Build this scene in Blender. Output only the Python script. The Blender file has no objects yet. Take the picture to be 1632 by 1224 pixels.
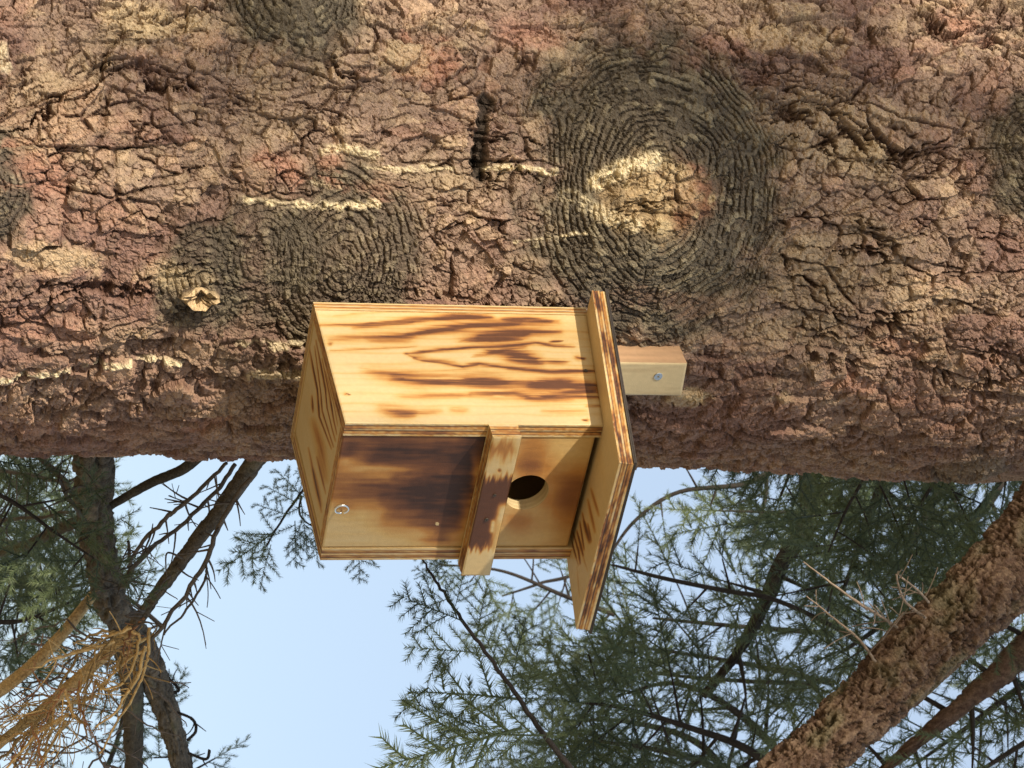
import bpy, math, random
import numpy as np
from mathutils import Matrix, Vector

rng = np.random.RandomState(7)
random.seed(7)
SC = bpy.context.scene
COL = SC.collection

# ------------------------------------------------------------------ camera
# a phone held sideways: the picture's right-hand side is up in the place
FPX = 4419.37                       # focal length in pixels of a 1632 wide picture
YAW, PITCH, ROLL = 0.913410, 0.280688, 0.012402
CAM = np.array([-1.66152604, -2.28793936, 1.60134411])
_f = np.array([math.cos(PITCH) * math.cos(YAW), math.cos(PITCH) * math.sin(YAW), math.sin(PITCH)])
_r = np.array([math.sin(YAW), -math.cos(YAW), 0.0])
_u = np.cross(_r, _f)
RIGHT = math.cos(ROLL) * _r + math.sin(ROLL) * _u
UP = np.cross(RIGHT, _f)
FWD = _f
cd = bpy.data.cameras.new('camera')
cam = bpy.data.objects.new('camera', cd)
COL.objects.link(cam)
cd.sensor_width = 36.0
cd.lens = FPX * 36.0 / 1632.0
cd.clip_start = 0.05
cd.clip_end = 2000.0
mx = Matrix.Identity(4)
for i in range(3):
    mx[i][0] = UP[i]
    mx[i][1] = -RIGHT[i]
    mx[i][2] = -FWD[i]
    mx[i][3] = CAM[i]
cam.matrix_world = mx
cd.dof.use_dof = True
cd.dof.focus_distance = 3.0
cd.dof.aperture_fstop = 30.0
SC.camera = cam

# ------------------------------------------------------------------ sky, sun, exposure
SUN_TO = -0.55 * _r - 0.83 * np.array([math.cos(YAW), math.sin(YAW), 0.0])
SUN_TO /= np.linalg.norm(SUN_TO)
SUN_EL = math.radians(22)
world = bpy.data.worlds.new('World')
SC.world = world
world.use_nodes = True
wn = world.node_tree
sky = wn.nodes.new('ShaderNodeTexSky')
sky.sky_type = 'NISHITA'
sky.sun_disc = False
sky.sun_elevation = SUN_EL
sky.sun_rotation = math.atan2(SUN_TO[0], SUN_TO[1])
sky.altitude = 200.0
sky.air_density = 1.0
sky.dust_density = 1.6
sky.ozone_density = 1.2
bg = wn.nodes['Background']
bg.inputs[1].default_value = 0.15
veil = wn.nodes.new('ShaderNodeMix')            # thin even veil of high cloud over the blue
veil.data_type = 'RGBA'
veil.inputs[0].default_value = 0.68
veil.inputs[7].default_value = (3.0, 3.6, 4.4, 1.0)
wn.links.new(sky.outputs[0], veil.inputs[6])
wn.links.new(veil.outputs[2], bg.inputs[0])
sl = bpy.data.lights.new('sun', 'SUN')
sl.energy = 4.5
sl.angle = math.radians(1.2)
sl.color = (1.0, 0.90, 0.74)
sun = bpy.data.objects.new('sun', sl)
COL.objects.link(sun)
sdir = np.array([SUN_TO[0] * math.cos(SUN_EL), SUN_TO[1] * math.cos(SUN_EL), math.sin(SUN_EL)])
sun.rotation_euler = Vector(sdir).to_track_quat('Z', 'Y').to_euler()
sun.location = (-6, -4, 9)
SC.view_settings.view_transform = 'Standard'
SC.view_settings.look = 'None'
SC.view_settings.exposure = 0.47
SC.view_settings.gamma = 1.0
SC.view_settings.use_curve_mapping = False

# ------------------------------------------------------------------ helpers
def pt(px, py, z):
    """point seen at photo pixel (px, py) at distance z in front of the lens"""
    return CAM + z * (FWD + UP * (px - 816) / FPX + RIGHT * (py - 612) / FPX)

def proj(P):
    q = P - CAM
    z = q @ FWD
    return 816 + FPX * (q @ UP) / z, 612 + FPX * (q @ RIGHT) / z

def sstep(a, b, x):
    t = np.clip((x - a) / (b - a), 0, 1)
    return t * t * (3 - 2 * t)

def hsh(i, j, s):
    h = (i.astype(np.int64) * 374761393 + j.astype(np.int64) * 668265263 + s * 974711 + 1013) & 0xffffffff
    h = ((h ^ (h >> 13)) * 1274126177) & 0xffffffff
    h = ((h ^ (h >> 16)) * 2246822519) & 0xffffffff
    h = (h ^ (h >> 15)) & 0xffffff
    return (h / 16777216.0).astype(np.float32)

def vnoise(x, y, s=0):
    i = np.floor(x); j = np.floor(y)
    fx = x - i; fy = y - j
    fx = fx * fx * (3 - 2 * fx); fy = fy * fy * (3 - 2 * fy)
    a = hsh(i, j, s); b = hsh(i + 1, j, s); c = hsh(i, j + 1, s); d = hsh(i + 1, j + 1, s)
    return (a + (b - a) * fx) * (1 - fy) + (c + (d - c) * fx) * fy

def fbm(x, y, o=4, s=0):
    v = 0; a = 0.5
    for k in range(o):
        v = v + a * (vnoise(x, y, s + 17 * k) - 0.5)
        x = x * 2.03 + 3.7; y = y * 2.03 + 1.3; a *= 0.55
    return v * 2

def voro(x, y, s):
    """distance to the border between cells, cell randoms, offset from the cell's centre"""
    i0 = np.floor(x); j0 = np.floor(y)
    d1 = np.full(x.shape, 1e9, np.float32); d2 = d1.copy()
    ax = np.zeros_like(d1); ay = ax.copy(); bx = ax.copy(); by = ax.copy()
    ci = ax.copy(); cj = ax.copy()
    for di in (-1, 0, 1):
        for dj in (-1, 0, 1):
            i = i0 + di; j = j0 + dj
            cx = i + 0.08 + 0.84 * hsh(i, j, s); cy = j + 0.08 + 0.84 * hsh(i, j, s + 5)
            vx = (cx - x).astype(np.float32); vy = (cy - y).astype(np.float32)
            d = vx * vx + vy * vy
            n1 = d < d1
            n2 = (~n1) & (d < d2)
            d2 = np.where(n1, d1, np.where(n2, d, d2))
            bx = np.where(n1, ax, np.where(n2, vx, bx)); by = np.where(n1, ay, np.where(n2, vy, by))
            d1 = np.where(n1, d, d1)
            ax = np.where(n1, vx, ax); ay = np.where(n1, vy, ay)
            ci = np.where(n1, i, ci); cj = np.where(n1, j, cj)
    L = np.sqrt((bx - ax) ** 2 + (by - ay) ** 2) + 1e-6
    e = (d2 - d1) / (2 * L)
    return e, hsh(ci, cj, s + 11), hsh(ci, cj, s + 23), hsh(ci, cj, s + 31), -ax, -ay

def mesh_obj(name, V, Fq, mat, parent=None, smooth=False, attrs=None, link=True):
    """V n x 3, Fq list of index arrays (k x 3 or k x 4)"""
    me = bpy.data.meshes.new(name)
    V = np.asarray(V, np.float32)
    if parent is not None:
        V = V - np.array(parent_origin(parent), np.float32)
    Fq = [np.asarray(f, np.int32) for f in (Fq if isinstance(Fq, list) else [Fq]) if len(f)]
    nl = sum(f.size for f in Fq); nf = sum(len(f) for f in Fq)
    me.vertices.add(len(V)); me.vertices.foreach_set('co', V.ravel())
    me.loops.add(nl); me.loops.foreach_set('vertex_index', np.concatenate([f.ravel() for f in Fq]))
    me.polygons.add(nf)
    tot = np.concatenate([np.full(len(f), f.shape[1], np.int32) for f in Fq])
    me.polygons.foreach_set('loop_start', np.concatenate([[0], np.cumsum(tot)[:-1]]).astype(np.int32))
    me.polygons.foreach_set('loop_total', tot)
    me.polygons.foreach_set('use_smooth', np.full(nf, smooth))
    for k, a in (attrs or {}).items():
        a = np.asarray(a, np.float32)
        if a.ndim == 2:
            at = me.attributes.new(k, 'FLOAT_COLOR', 'POINT')
            c4 = np.ones((len(a), 4), np.float32); c4[:, :3] = a
            at.data.foreach_set('color', c4.ravel())
        else:
            at = me.attributes.new(k, 'FLOAT', 'POINT')
            at.data.foreach_set('value', a)
    me.update(calc_edges=True)
    me.validate()
    if mat: me.materials.append(mat)
    if not link: return me
    o = bpy.data.objects.new(name, me)
    COL.objects.link(o)
    if parent is not None: o.parent = parent
    return o

def parent_origin(p):
    o = np.zeros(3)
    while p is not None:
        o = o + np.array(p.location); p = p.parent
    return o

def thing(name, label, cat, loc, group=None):
    o = bpy.data.objects.new(name, None)
    COL.objects.link(o)
    o.location = loc
    o.empty_display_size = 0.1
    o['label'] = label; o['category'] = cat
    if group: o['group'] = group
    return o

# ------------------------------------------------------------------ materials
def newmat(name):
    m = bpy.data.materials.new(name); m.use_nodes = True
    return m, m.node_tree, m.node_tree.nodes['Principled BSDF']

def nd(nt, t, **kw):
    n = nt.nodes.new(t)
    for k, v in kw.items(): setattr(n, k, v)
    return n

def attr_mat(name, attr, nscale, namp, rough, bump, bscale, spec=0.3):
    """surface colour from a point attribute, broken up with fine noise and relief"""
    m, nt, b = newmat(name)
    a = nd(nt, 'ShaderNodeAttribute'); a.attribute_name = attr
    tc = nd(nt, 'ShaderNodeTexCoord')
    n = nd(nt, 'ShaderNodeTexNoise'); n.inputs['Scale'].default_value = nscale; n.inputs['Detail'].default_value = 5
    n.inputs['Roughness'].default_value = 0.65
    nt.links.new(tc.outputs['Object'], n.inputs['Vector'])
    mr = nd(nt, 'ShaderNodeMapRange'); mr.inputs[1].default_value = 0.25; mr.inputs[2].default_value = 0.75
    mr.inputs[3].default_value = 1 - namp; mr.inputs[4].default_value = 1 + namp
    nt.links.new(n.outputs['Fac'], mr.inputs[0])
    mix = nd(nt, 'ShaderNodeVectorMath', operation='SCALE')
    nt.links.new(a.outputs['Color'], mix.inputs[0]); nt.links.new(mr.outputs[0], mix.inputs['Scale'])
    nt.links.new(mix.outputs[0], b.inputs['Base Color'])
    b.inputs['Roughness'].default_value = rough
    b.inputs['Specular IOR Level'].default_value = spec
    n2 = nd(nt, 'ShaderNodeTexNoise'); n2.inputs['Scale'].default_value = bscale; n2.inputs['Detail'].default_value = 4
    nt.links.new(tc.outputs['Object'], n2.inputs['Vector'])
    bp = nd(nt, 'ShaderNodeBump'); bp.inputs['Strength'].default_value = bump; bp.inputs['Distance'].default_value = 0.002
    nt.links.new(n2.outputs['Fac'], bp.inputs['Height']); nt.links.new(bp.outputs[0], b.inputs['Normal'])
    return m

M_BARK = attr_mat('bark', 'tint', 380, 0.50, 0.9, 1.0, 480, 0.12)
M_WOOD = attr_mat('burnt_plywood', 'tint', 180, 0.07, 0.48, 0.15, 900, 0.22)
M_TWIG = attr_mat('twig_bark', 'tint', 160, 0.3, 0.85, 0.6, 500, 0.2)

def needle_mat(name, c0, c1):
    m, nt, b = newmat(name)
    oi = nd(nt, 'ShaderNodeObjectInfo')
    a = nd(nt, 'ShaderNodeAttribute'); a.attribute_name = 'rnd'
    ad = nd(nt, 'ShaderNodeMath', operation='ADD'); nt.links.new(oi.outputs['Random'], ad.inputs[0]); nt.links.new(a.outputs['Fac'], ad.inputs[1])
    ml = nd(nt, 'ShaderNodeMath', operation='MULTIPLY'); ml.inputs[1].default_value = 0.5; nt.links.new(ad.outputs[0], ml.inputs[0])
    r = nd(nt, 'ShaderNodeValToRGB'); r.color_ramp.elements[0].color = (*c0, 1); r.color_ramp.elements[1].color = (*c1, 1)
    nt.links.new(ml.outputs[0], r.inputs[0]); nt.links.new(r.outputs[0], b.inputs['Base Color'])
    b.inputs['Roughness'].default_value = 0.5
    tr = nd(nt, 'ShaderNodeBsdfTranslucent'); nt.links.new(r.outputs[0], tr.inputs[0])
    ms = nd(nt, 'ShaderNodeMixShader'); ms.inputs[0].default_value = 0.25
    nt.links.new(b.outputs[0], ms.inputs[1]); nt.links.new(tr.outputs[0], ms.inputs[2])
    nt.links.new(ms.outputs[0], nt.nodes['Material Output'].inputs[0])
    return m
M_NEEDLE = needle_mat('needles', (0.034, 0.058, 0.036), (0.165, 0.205, 0.085))

def plain(name, col, rough=0.6, metal=0.0):
    m, nt, b = newmat(name)
    tc = nd(nt, 'ShaderNodeTexCoord'); n = nd(nt, 'ShaderNodeTexNoise'); n.inputs['Scale'].default_value = 300
    nt.links.new(tc.outputs['Object'], n.inputs['Vector'])
    r = nd(nt, 'ShaderNodeValToRGB')
    r.color_ramp.elements[0].color = (*[c * 0.75 for c in col], 1); r.color_ramp.elements[1].color = (*[min(1, c * 1.2) for c in col], 1)
    nt.links.new(n.outputs['Fac'], r.inputs[0]); nt.links.new(r.outputs[0], b.inputs['Base Color'])
    b.inputs['Roughness'].default_value = rough; b.inputs['Metallic'].default_value = metal
    return m
M_STEEL = plain('zinc_steel', (0.78, 0.76, 0.70), 0.25, 1.0)
M_NAIL = plain('dull_nail', (0.10, 0.075, 0.055), 0.5, 0.8)
M_FELT = plain('charred_top', (0.05, 0.038, 0.03), 0.8)

# ------------------------------------------------------------------ ground
def ground():
    m, nt, b = newmat('forest_floor')
    tc = nd(nt, 'ShaderNodeTexCoord')
    n = nd(nt, 'ShaderNodeTexNoise'); n.inputs['Scale'].default_value = 1.3; n.inputs['Detail'].default_value = 8
    n2 = nd(nt, 'ShaderNodeTexNoise'); n2.inputs['Scale'].default_value = 60; n2.inputs['Detail'].default_value = 6
    nt.links.new(tc.outputs['Object'], n.inputs['Vector']); nt.links.new(tc.outputs['Object'], n2.inputs['Vector'])
    mm = nd(nt, 'ShaderNodeMath', operation='ADD'); nt.links.new(n.outputs['Fac'], mm.inputs[0]); nt.links.new(n2.outputs['Fac'], mm.inputs[1])
    mh = nd(nt, 'ShaderNodeMath', operation='MULTIPLY'); mh.inputs[1].default_value = 0.5; nt.links.new(mm.outputs[0], mh.inputs[0])
    r = nd(nt, 'ShaderNodeValToRGB')
    r.color_ramp.elements[0].position = 0.35; r.color_ramp.elements[0].color = (0.27, 0.19, 0.10, 1)
    r.color_ramp.elements[1].position = 0.65; r.color_ramp.elements[1].color = (0.56, 0.45, 0.27, 1)
    nt.links.new(mh.outputs[0], r.inputs[0]); nt.links.new(r.outputs[0], b.inputs['Base Color'])
    b.inputs['Roughness'].default_value = 0.95
    bp = nd(nt, 'ShaderNodeBump'); bp.inputs['Strength'].default_value = 0.8; nt.links.new(n2.outputs['Fac'], bp.inputs['Height']); nt.links.new(bp.outputs[0], b.inputs['Normal'])
    g = np.concatenate([-np.geomspace(600, 0.5, 46), [0], np.geomspace(0.5, 600, 46)])
    X, Y = np.meshgrid(g, g, indexing='ij')
    rr = np.hypot(X, Y)
    Z = 0.10 * fbm(X * 0.35, Y * 0.35, 4, 3) * np.clip(rr / 4, 0.2, 1) + 0.12 * np.exp(-((X - 0.1) ** 2 + (Y - 0.3) ** 2) / 0.5)
    n_ = len(g)
    idx = np.arange(n_ * n_).reshape(n_, n_)
    q = np.stack([idx[:-1, :-1], idx[1:, :-1], idx[1:, 1:], idx[:-1, 1:]], -1).reshape(-1, 4)
    o = mesh_obj('ground', np.stack([X, Y, Z], -1).reshape(-1, 3), q, m, smooth=True)
    o['kind'] = 'structure'
ground()

# ------------------------------------------------------------------ the big spruce trunk
R0 = 0.325
TR0 = np.array([0.0885, 0.3609])            # axis at z = 2.45
LEAN = RIGHT[:2] * 0.018
TREE_BASE = np.array([TR0[0] - LEAN[0] * 2.45, TR0[1] - LEAN[1] * 2.45, 0.0])

def t_center(z):
    z = np.asarray(z)
    return TR0[0] + LEAN[0] * (z - 2.45), TR0[1] + LEAN[1] * (z - 2.45)

def t_radius(z):
    z = np.asarray(z, float)
    return R0 - 0.004 * (z - 2.45) + 0.22 * np.exp(-np.clip(z, -0.3, None) / 0.35)

TH0 = math.atan2(-FWD[1], -FWD[0])          # angle on the trunk that faces the camera

def on_trunk(px, py):
    """arc length (from the camera-facing line, along the picture's right in the upright view) and height"""
    d = FWD + UP * (px - 816) / FPX + RIGHT * (py - 612) / FPX
    z = 2.45
    for _ in range(6):
        c = np.array(t_center(z)); R = float(t_radius(z))
        o = CAM[:2] - c
        a = d[:2] @ d[:2]; b = 2 * (o @ d[:2]); cc = o @ o - R * R
        disc = max(b * b - 4 * a * cc, 0)
        t = (-b - math.sqrt(disc)) / (2 * a)
        z = CAM[2] + t * d[2]
    P = CAM + t * d
    th = math.atan2(P[1] - c[1], P[0] - c[0]) - TH0
    th = (th + math.pi) % (2 * math.pi) - math.pi
    return th * R0, z

# px, py, ring radius px, core rx, ry px, bulge, strength
KNOTS = [(1045, 312, 275, 100, 60, 0.036, 1.0), (468, -18, 150, 25, 25, 0.036, 1.0), (322, 446, 95, 20, 20, 0.014, 0.9),
         (545, 415, 165, 20, 14, 0.016, 0.9), (415, 408, 110, 20, 14, 0.006, 0.7), (-12, 300, 85, 20, 20, 0.02, 0.95), (1650, 250, 120, 20, 20, 0.02, 0.95),
         (1545, 735, 95, 15, 15, 0.022, 0.6), (405, 575, 80, 8, 8, 0.004, 0.4)]
RESIN = [([(512, 243), (548, 238), (598, 246)], 9, 1.0), ([(392, 318), (440, 324), (500, 328), (600, 326)], 8, 1.0),
         ([(580, 268), (640, 270), (720, 268)], 5, 0.6), ([(775, 268), (830, 265), (885, 275)], 6, 0.8), ([(540, 300), (500, 290)], 8, .5),
         ([(0, 598), (60, 592), (150, 582), (240, 573), (290, 580)], 5, 0.75), ([(380, 545), (480, 552)], 9, 0.5), ([(400, 600), (478, 606)], 10, 0.45),
         ([(945, 290), (985, 268), (1030, 258)], 16, 0.75), ([(900, 310), (960, 340), (1000, 355)], 14, 0.45),
         ([(820, 385), (880, 378), (930, 370)], 4, 0.7), ([(0, 70), (6, 100)], 14, 0.5)]
RUST = [(690, 95, 60, 36, 1.0), (450, 262, 60, 26, .9), (60, 265, 60, 34, .8), (1530, 45, 50, 40, .8), (520, 260, 30, 24, .8), (600, 300, 40, 14, .5),
        (860, 60, 70, 30, .6), (1090, 290, 40, 40, .5), (80, 520, 120, 40, .5), (330, 680, 70, 30, .6), (1350, 615, 70, 18, .6), (1440, 560, 60, 20, .55),
        (60, 680, 120, 30, .4), (1450, 640, 160, 25, .35), (180, 340, 90, 26, .35), (1100, 480, 140, 30, .25)]
PALE_SUN = [(270, 440, 60, 26, .6), (90, 410, 80, 26, .7), (1110, 632, 34, 12, 1.0), (1090, 645, 40, 16, .6), (1245, 632, 30, 12, .6), (1060, 300, 46, 34, .5), (250, 30, 90, 30, .6), (100, 170, 120, 70, .35), (1250, 60, 120, 30, .5),
        (1480, 480, 90, 40, .3), (1300, 200, 160, 60, .3), (640, 90, 50, 30, .6)]  # pale bark scales, some of them sun dapples put into the colour
SLIT = [([(778, 155), (772, 190), (762, 215), (770, 245), (764, 278)], 12), ([(760, 230), (756, 262)], 8)]

def polydist(x, y, pts):
    d = np.full(np.shape(x), 1e9)
    for (ax, ay), (bx, by) in zip(pts[:-1], pts[1:]):
        vx, vy = bx - ax, by - ay
        t = np.clip(((x - ax) * vx + (y - ay) * vy) / (vx * vx + vy * vy + 1e-12), 0, 1)
        d = np.minimum(d, np.hypot(x - ax - t * vx, y - ay - t * vy))
    return d

PX2M = 3.0 / FPX        # one photo pixel on the trunk, metres

def bark_field(s, z, fine=1.0, seed=0):
    """height (m) and masks of scaly bark over arc length s and height z"""
    wx = 0.022 * fbm(s * 13, z * 8, 2, seed + 1) + 0.0030 * fbm(s * 110, z * 95, 3, seed + 2)
    wz = 0.024 * fbm(s * 12 + 9, z * 8, 2, seed + 3) + 0.0030 * fbm(s * 110, z * 95 + 7, 3, seed + 4)
    S = s + wx; Z = z + wz
    e1, r1, r1b, r1c, ox1, oy1 = voro(S / 0.046, Z / 0.105, seed + 40)
    eA, rA, rAb, rAc, oxA, oyA = voro(S / 0.0270, Z / 0.0430, seed + 60)
    eB, rB, rBb, rBc, oxB, oyB = voro((S + 0.004) / 0.0165, (Z + 0.007) / 0.0215, seed + 66)
    e3, r3, r3b, r3c, ox3, oy3 = voro((S + 0.0011 * fbm(s * 240, z * 240, 2, 9)) / 0.0078, (Z + 0.0011 * fbm(s * 240 + 5, z * 240, 2, 10)) / 0.0088, seed + 80)
    # two overlapping layers of lifted scales: the higher one shows, its rim is a one-sided step
    HA = (rA - 0.45) * 0.0125 + (rAb - 0.5) * 0.012 * oxA + (rAc - 0.35) * 0.010 * oyA - 0.0012 * (oxA ** 2 + oyA ** 2)
    HB_ = (rB - 0.5) * 0.0105 + (rBb - 0.5) * 0.009 * oxB + (rBc - 0.35) * 0.008 * oyB - 0.0012 * (oxB ** 2 + oyB ** 2) - 0.0006
    top = HA > HB_
    e2 = np.where(top, eA, eB); r2 = np.where(top, rA, rB)
    gap = np.abs(HA - HB_)
    open1 = sstep(-0.10, 0.40, fbm(s * 20, z * 9, 3, seed + 6))
    open2 = sstep(-0.08, 0.42, fbm(s * 42, z * 30, 3, seed + 7))
    open3 = sstep(-0.15, 0.45, fbm(s * 70, z * 60, 3, seed + 12))
    # long wandering furrows, mostly along the stem
    fu = np.abs(fbm(s * 15 + 2 * wx * 30, z * 4.6 + wz * 10, 5, seed + 14))
    c1 = (1 - sstep(0.006, 0.045, fu)) * (0.15 + 0.85 * open1) + 0.55 * (1 - sstep(0.01, 0.04, e1)) * open1
    c1 = np.clip(c1, 0, 1)
    c2 = (1 - sstep(0.025, 0.085, e2)) * (0.06 + 0.94 * open2)
    c2 = np.maximum(c2, 0.6 * (1 - sstep(0.0, 0.0009, gap)))
    c3 = (1 - sstep(0.02, 0.16, e3)) * (0.12 + 0.88 * open3)
    h = (r1 - 0.5) * 0.005 + (r1b - 0.5) * 0.006 * ox1 + (r1c - 0.5) * 0.005 * oy1
    h = h + np.maximum(HA, HB_)
    h = h + fine * ((r3 - 0.5) * 0.0024 + (r3b - 0.5) * 0.0040 * ox3 + (r3c - 0.4) * 0.0040 * oy3)
    h = h - 0.0125 * c1 - 0.0062 * c2 - 0.0030 * c3 * fine
    h = h + 0.0018 * fbm(s * 260, z * 260, 3, seed + 8) + 0.006 * fbm(s * 6, z * 4, 2, seed + 5)
    return h, c1, c2, c3, r1, r2, r3

def mixc(c, col, m):
    return c + (np.array(col, np.float32) - c) * np.clip(m, 0, 1)[..., None]

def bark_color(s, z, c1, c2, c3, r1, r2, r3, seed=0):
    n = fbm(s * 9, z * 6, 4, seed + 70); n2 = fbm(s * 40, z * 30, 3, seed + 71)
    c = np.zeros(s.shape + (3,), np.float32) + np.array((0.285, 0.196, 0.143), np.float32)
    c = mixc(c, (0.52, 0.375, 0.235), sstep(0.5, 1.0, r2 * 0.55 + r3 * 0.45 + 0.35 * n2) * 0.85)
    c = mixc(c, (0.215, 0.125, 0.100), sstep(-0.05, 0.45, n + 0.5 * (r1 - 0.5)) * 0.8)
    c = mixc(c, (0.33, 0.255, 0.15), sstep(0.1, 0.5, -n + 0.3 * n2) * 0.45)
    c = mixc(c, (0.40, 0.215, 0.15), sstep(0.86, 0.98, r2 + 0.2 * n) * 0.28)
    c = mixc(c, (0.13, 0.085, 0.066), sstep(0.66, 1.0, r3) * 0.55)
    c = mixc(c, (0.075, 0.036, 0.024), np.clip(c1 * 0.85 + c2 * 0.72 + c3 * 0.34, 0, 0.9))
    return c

def build_trunk(parent):
    # arc columns: fine where the near side is, coarser round the back
    fa = np.arange(-0.53, 0.53, 0.0013)
    full = math.pi * R0
    ga = np.concatenate([np.linspace(-full, -0.53, 60)[:-1], fa, np.linspace(0.53, full, 60)[:-1]])
    zf = np.arange(1.86, 3.13, 0.00128)
    gz = np.concatenate([np.linspace(-0.3, 1.86, 80)[:-1], zf, np.linspace(3.13, 9.5, 100)[1:]])
    S, Z = np.meshgrid(ga, gz, indexing='ij')
    S = S.astype(np.float32); Z = Z.astype(np.float32)
    h, c1, c2, c3, r1, r2, r3 = bark_field(S, Z)
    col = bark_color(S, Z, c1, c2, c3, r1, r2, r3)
    # redder towards the far flank, whose shade is put into the colour too
    col = mixc(col, (0.20, 0.105, 0.075), sstep(0.10, 0.34, S + 0.12 * fbm(S * 12, Z * 7, 3, 91)) * 0.45)
    h0 = h.copy()
    smooth_z = (Z > 1.8) & (Z < 3.2)
    bulge = np.zeros_like(h)
    for k, (px, py, rr, rx, ry, bu, st) in enumerate(KNOTS):
        s0, z0 = on_trunk(px, max(py, 2))
        if py < 2: s0 += (py - 2) * PX2M * 1.6
        r_ = rr * PX2M
        m_ = (np.abs(S - s0) < r_ * 1.7) & (np.abs(Z - z0) < r_ * 1.7)
        if not m_.any(): continue
        ds = S[m_] - s0; dz = Z[m_] - z0
        w = 0.16 * r_ * fbm(S[m_] * 13, Z[m_] * 13, 2, 200 + k)
        q = np.hypot(ds * 0.95, dz * 1.22) + w
        phi = np.arctan2(dz, ds)
        msk = (1 - sstep(0.72, 1.15, q / r_ + 0.3 * fbm(S[m_] * 45, Z[m_] * 40, 3, 215 + k))) * st
        # rings of scaly ridges round the knot
        q2 = q + 0.0058 * fbm(S[m_] * 38, Z[m_] * 38, 3, 230 + k) + 0.0012 * fbm(S[m_] * 200, Z[m_] * 200, 2, 235 + k)
        ph = q2 / 0.0088
        a1 = hsh(np.floor(ph + 0.25 * fbm(phi * 6, q * 20, 2, 238 + k)), np.floor(phi * (4 + 3 * (k % 2)) + 2.5 * hsh(np.floor(ph), np.floor(ph) * 0, 8)), 77)
        tri = 1 - np.abs(2 * (ph - np.floor(ph)) - 1)
        cr = (1 - sstep(0.08, 0.42, tri)) * sstep(-0.45, 0.15, fbm(S[m_] * 70, Z[m_] * 70, 3, 245 + k))
        cr = np.maximum(cr, 0.8 * c3[m_])
        hk = (a1 - 0.5) * 0.0022 - 0.0040 * cr + (r3[m_] - 0.5) * 0.0034 + 0.0016 * fbm(S[m_] * 350, Z[m_] * 350, 3, 260)
        ringy = 1.0 if rr > 140 else 0.7
        h[m_] = h[m_] * (1 - msk * ringy) + hk * msk * ringy
        bulge[m_] += bu * np.exp(-(q / (r_ * 0.62)) ** 2) * min(1, st + .2)
        ck = np.zeros((m_.sum(), 3), np.float32) + np.array((0.088, 0.073, 0.052), np.float32)
        ck = mixc(ck, (0.27, 0.225, 0.145), sstep(0.45, 1, 0.5 * a1 + 0.5 * r3[m_]) * 0.8)
        ck = mixc(ck, (0.045, 0.036, 0.028), cr * 0.8)
        col[m_] = col[m_] + (ck - col[m_]) * (msk * 0.92)[:, None]
        if rx > 30:
            pe = np.hypot((S[m_] - s0) / (ry * PX2M * 1.1), (Z[m_] - z0) / (rx * PX2M)) + 0.35 * fbm(S[m_] * 60, Z[m_] * 60, 3, 290 + k)
            core = (1 - sstep(0.55, 1.25, pe)) * 0.9
            hc = 0.004 * fbm(S[m_] * 90, Z[m_] * 60, 4, 310) - 0.007 * sstep(1.0, 0.2, pe)
            h[m_] = h[m_] * (1 - core) + (hc + 0.75 * h0[m_]) * core
            cc = np.zeros((m_.sum(), 3), np.float32) + np.array((0.40, 0.28, 0.15), np.float32)
            cc = mixc(cc, (0.19, 0.085, 0.045), sstep(-0.1, 0.4, fbm(S[m_] * 45, Z[m_] * 40, 3, 320) + 0.7 * (Z[m_] - z0) / (rx * PX2M) - 0.1))
            cc = mixc(cc, (0.06, 0.035, 0.02), np.clip(c2[m_] * .7 + c3[m_] * .6, 0, .8))
            cc = mixc(cc, (0.52, 0.39, 0.21), sstep(0.15, 0.5, fbm(S[m_] * 70, Z[m_] * 50, 3, 330)) * 0.8)
            col[m_] = col[m_] + (cc - col[m_]) * (core * 0.9)[:, None]
    vis = np.where(smooth_z & (np.abs(S) < 0.54))
    s_ = S[vis]; z_ = Z[vis]
    hv = h[vis]; cv = col[vis]
    jag = 0.006 * fbm(s_ * 90, z_ * 90, 3, 400)
    for pts, wd, st in RESIN:
        q = [on_trunk(*p) for p in pts]
        d = polydist(s_ , z_, q) + jag * 0.8
        m = (1 - sstep(0.4, 1.15, d / (wd * PX2M))) * sstep(-0.6, -0.1, fbm(s_ * 130, z_ * 90, 3, 410)) * min(1, st * 1.3)
        hv = hv + 0.0030 * m * (0.6 + fbm(s_ * 220, z_ * 220, 2, 420))
        cv = mixc(cv, (0.72, 0.60, 0.38), m * 0.9 * (1 - 0.8 * np.clip(c3[vis] + c2[vis], 0, 1)))
    for px, py, ax, ay, st in RUST:
        s0, z0 = on_trunk(px, py)
        q = np.hypot((s_ - s0) / (ay * PX2M * 1.15), (z_ - z0) / (ax * PX2M)) + 0.55 * fbm(s_ * 55, z_ * 45, 3, 430)
        cv = mixc(cv, (0.40, 0.195, 0.13), (1 - sstep(0.45, 1.25, q + 0.9 * (r2[vis] - 0.5))) * st * 0.72 * (1 - np.clip(c1[vis] + c2[vis] + .4 * c3[vis], 0, .85)))
    for px, py, ax, ay, st in PALE_SUN:  # pale scales and painted sun dapples
        s0, z0 = on_trunk(px, py)
        q = np.hypot((s_ - s0) / (ay * PX2M * 1.15), (z_ - z0) / (ax * PX2M)) + 0.6 * fbm(s_ * 60, z_ * 50, 3, 440)
        cv = mixc(cv, (0.62, 0.47, 0.27), (1 - sstep(0.5, 1.2, q)) * st * 0.7 * (1 - np.clip(c1[vis] + c2[vis], 0, 0.8)))
    for pts, wd in SLIT:
        q = [on_trunk(*p) for p in pts]
        d = polydist(s_, z_, q) + jag * 1.6
        m = 1 - sstep(0.35, 1.0, d / (wd * PX2M))
        hv = hv - 0.010 * m
        cv = mixc(cv, (0.035, 0.028, 0.022), m * 0.9)
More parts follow.
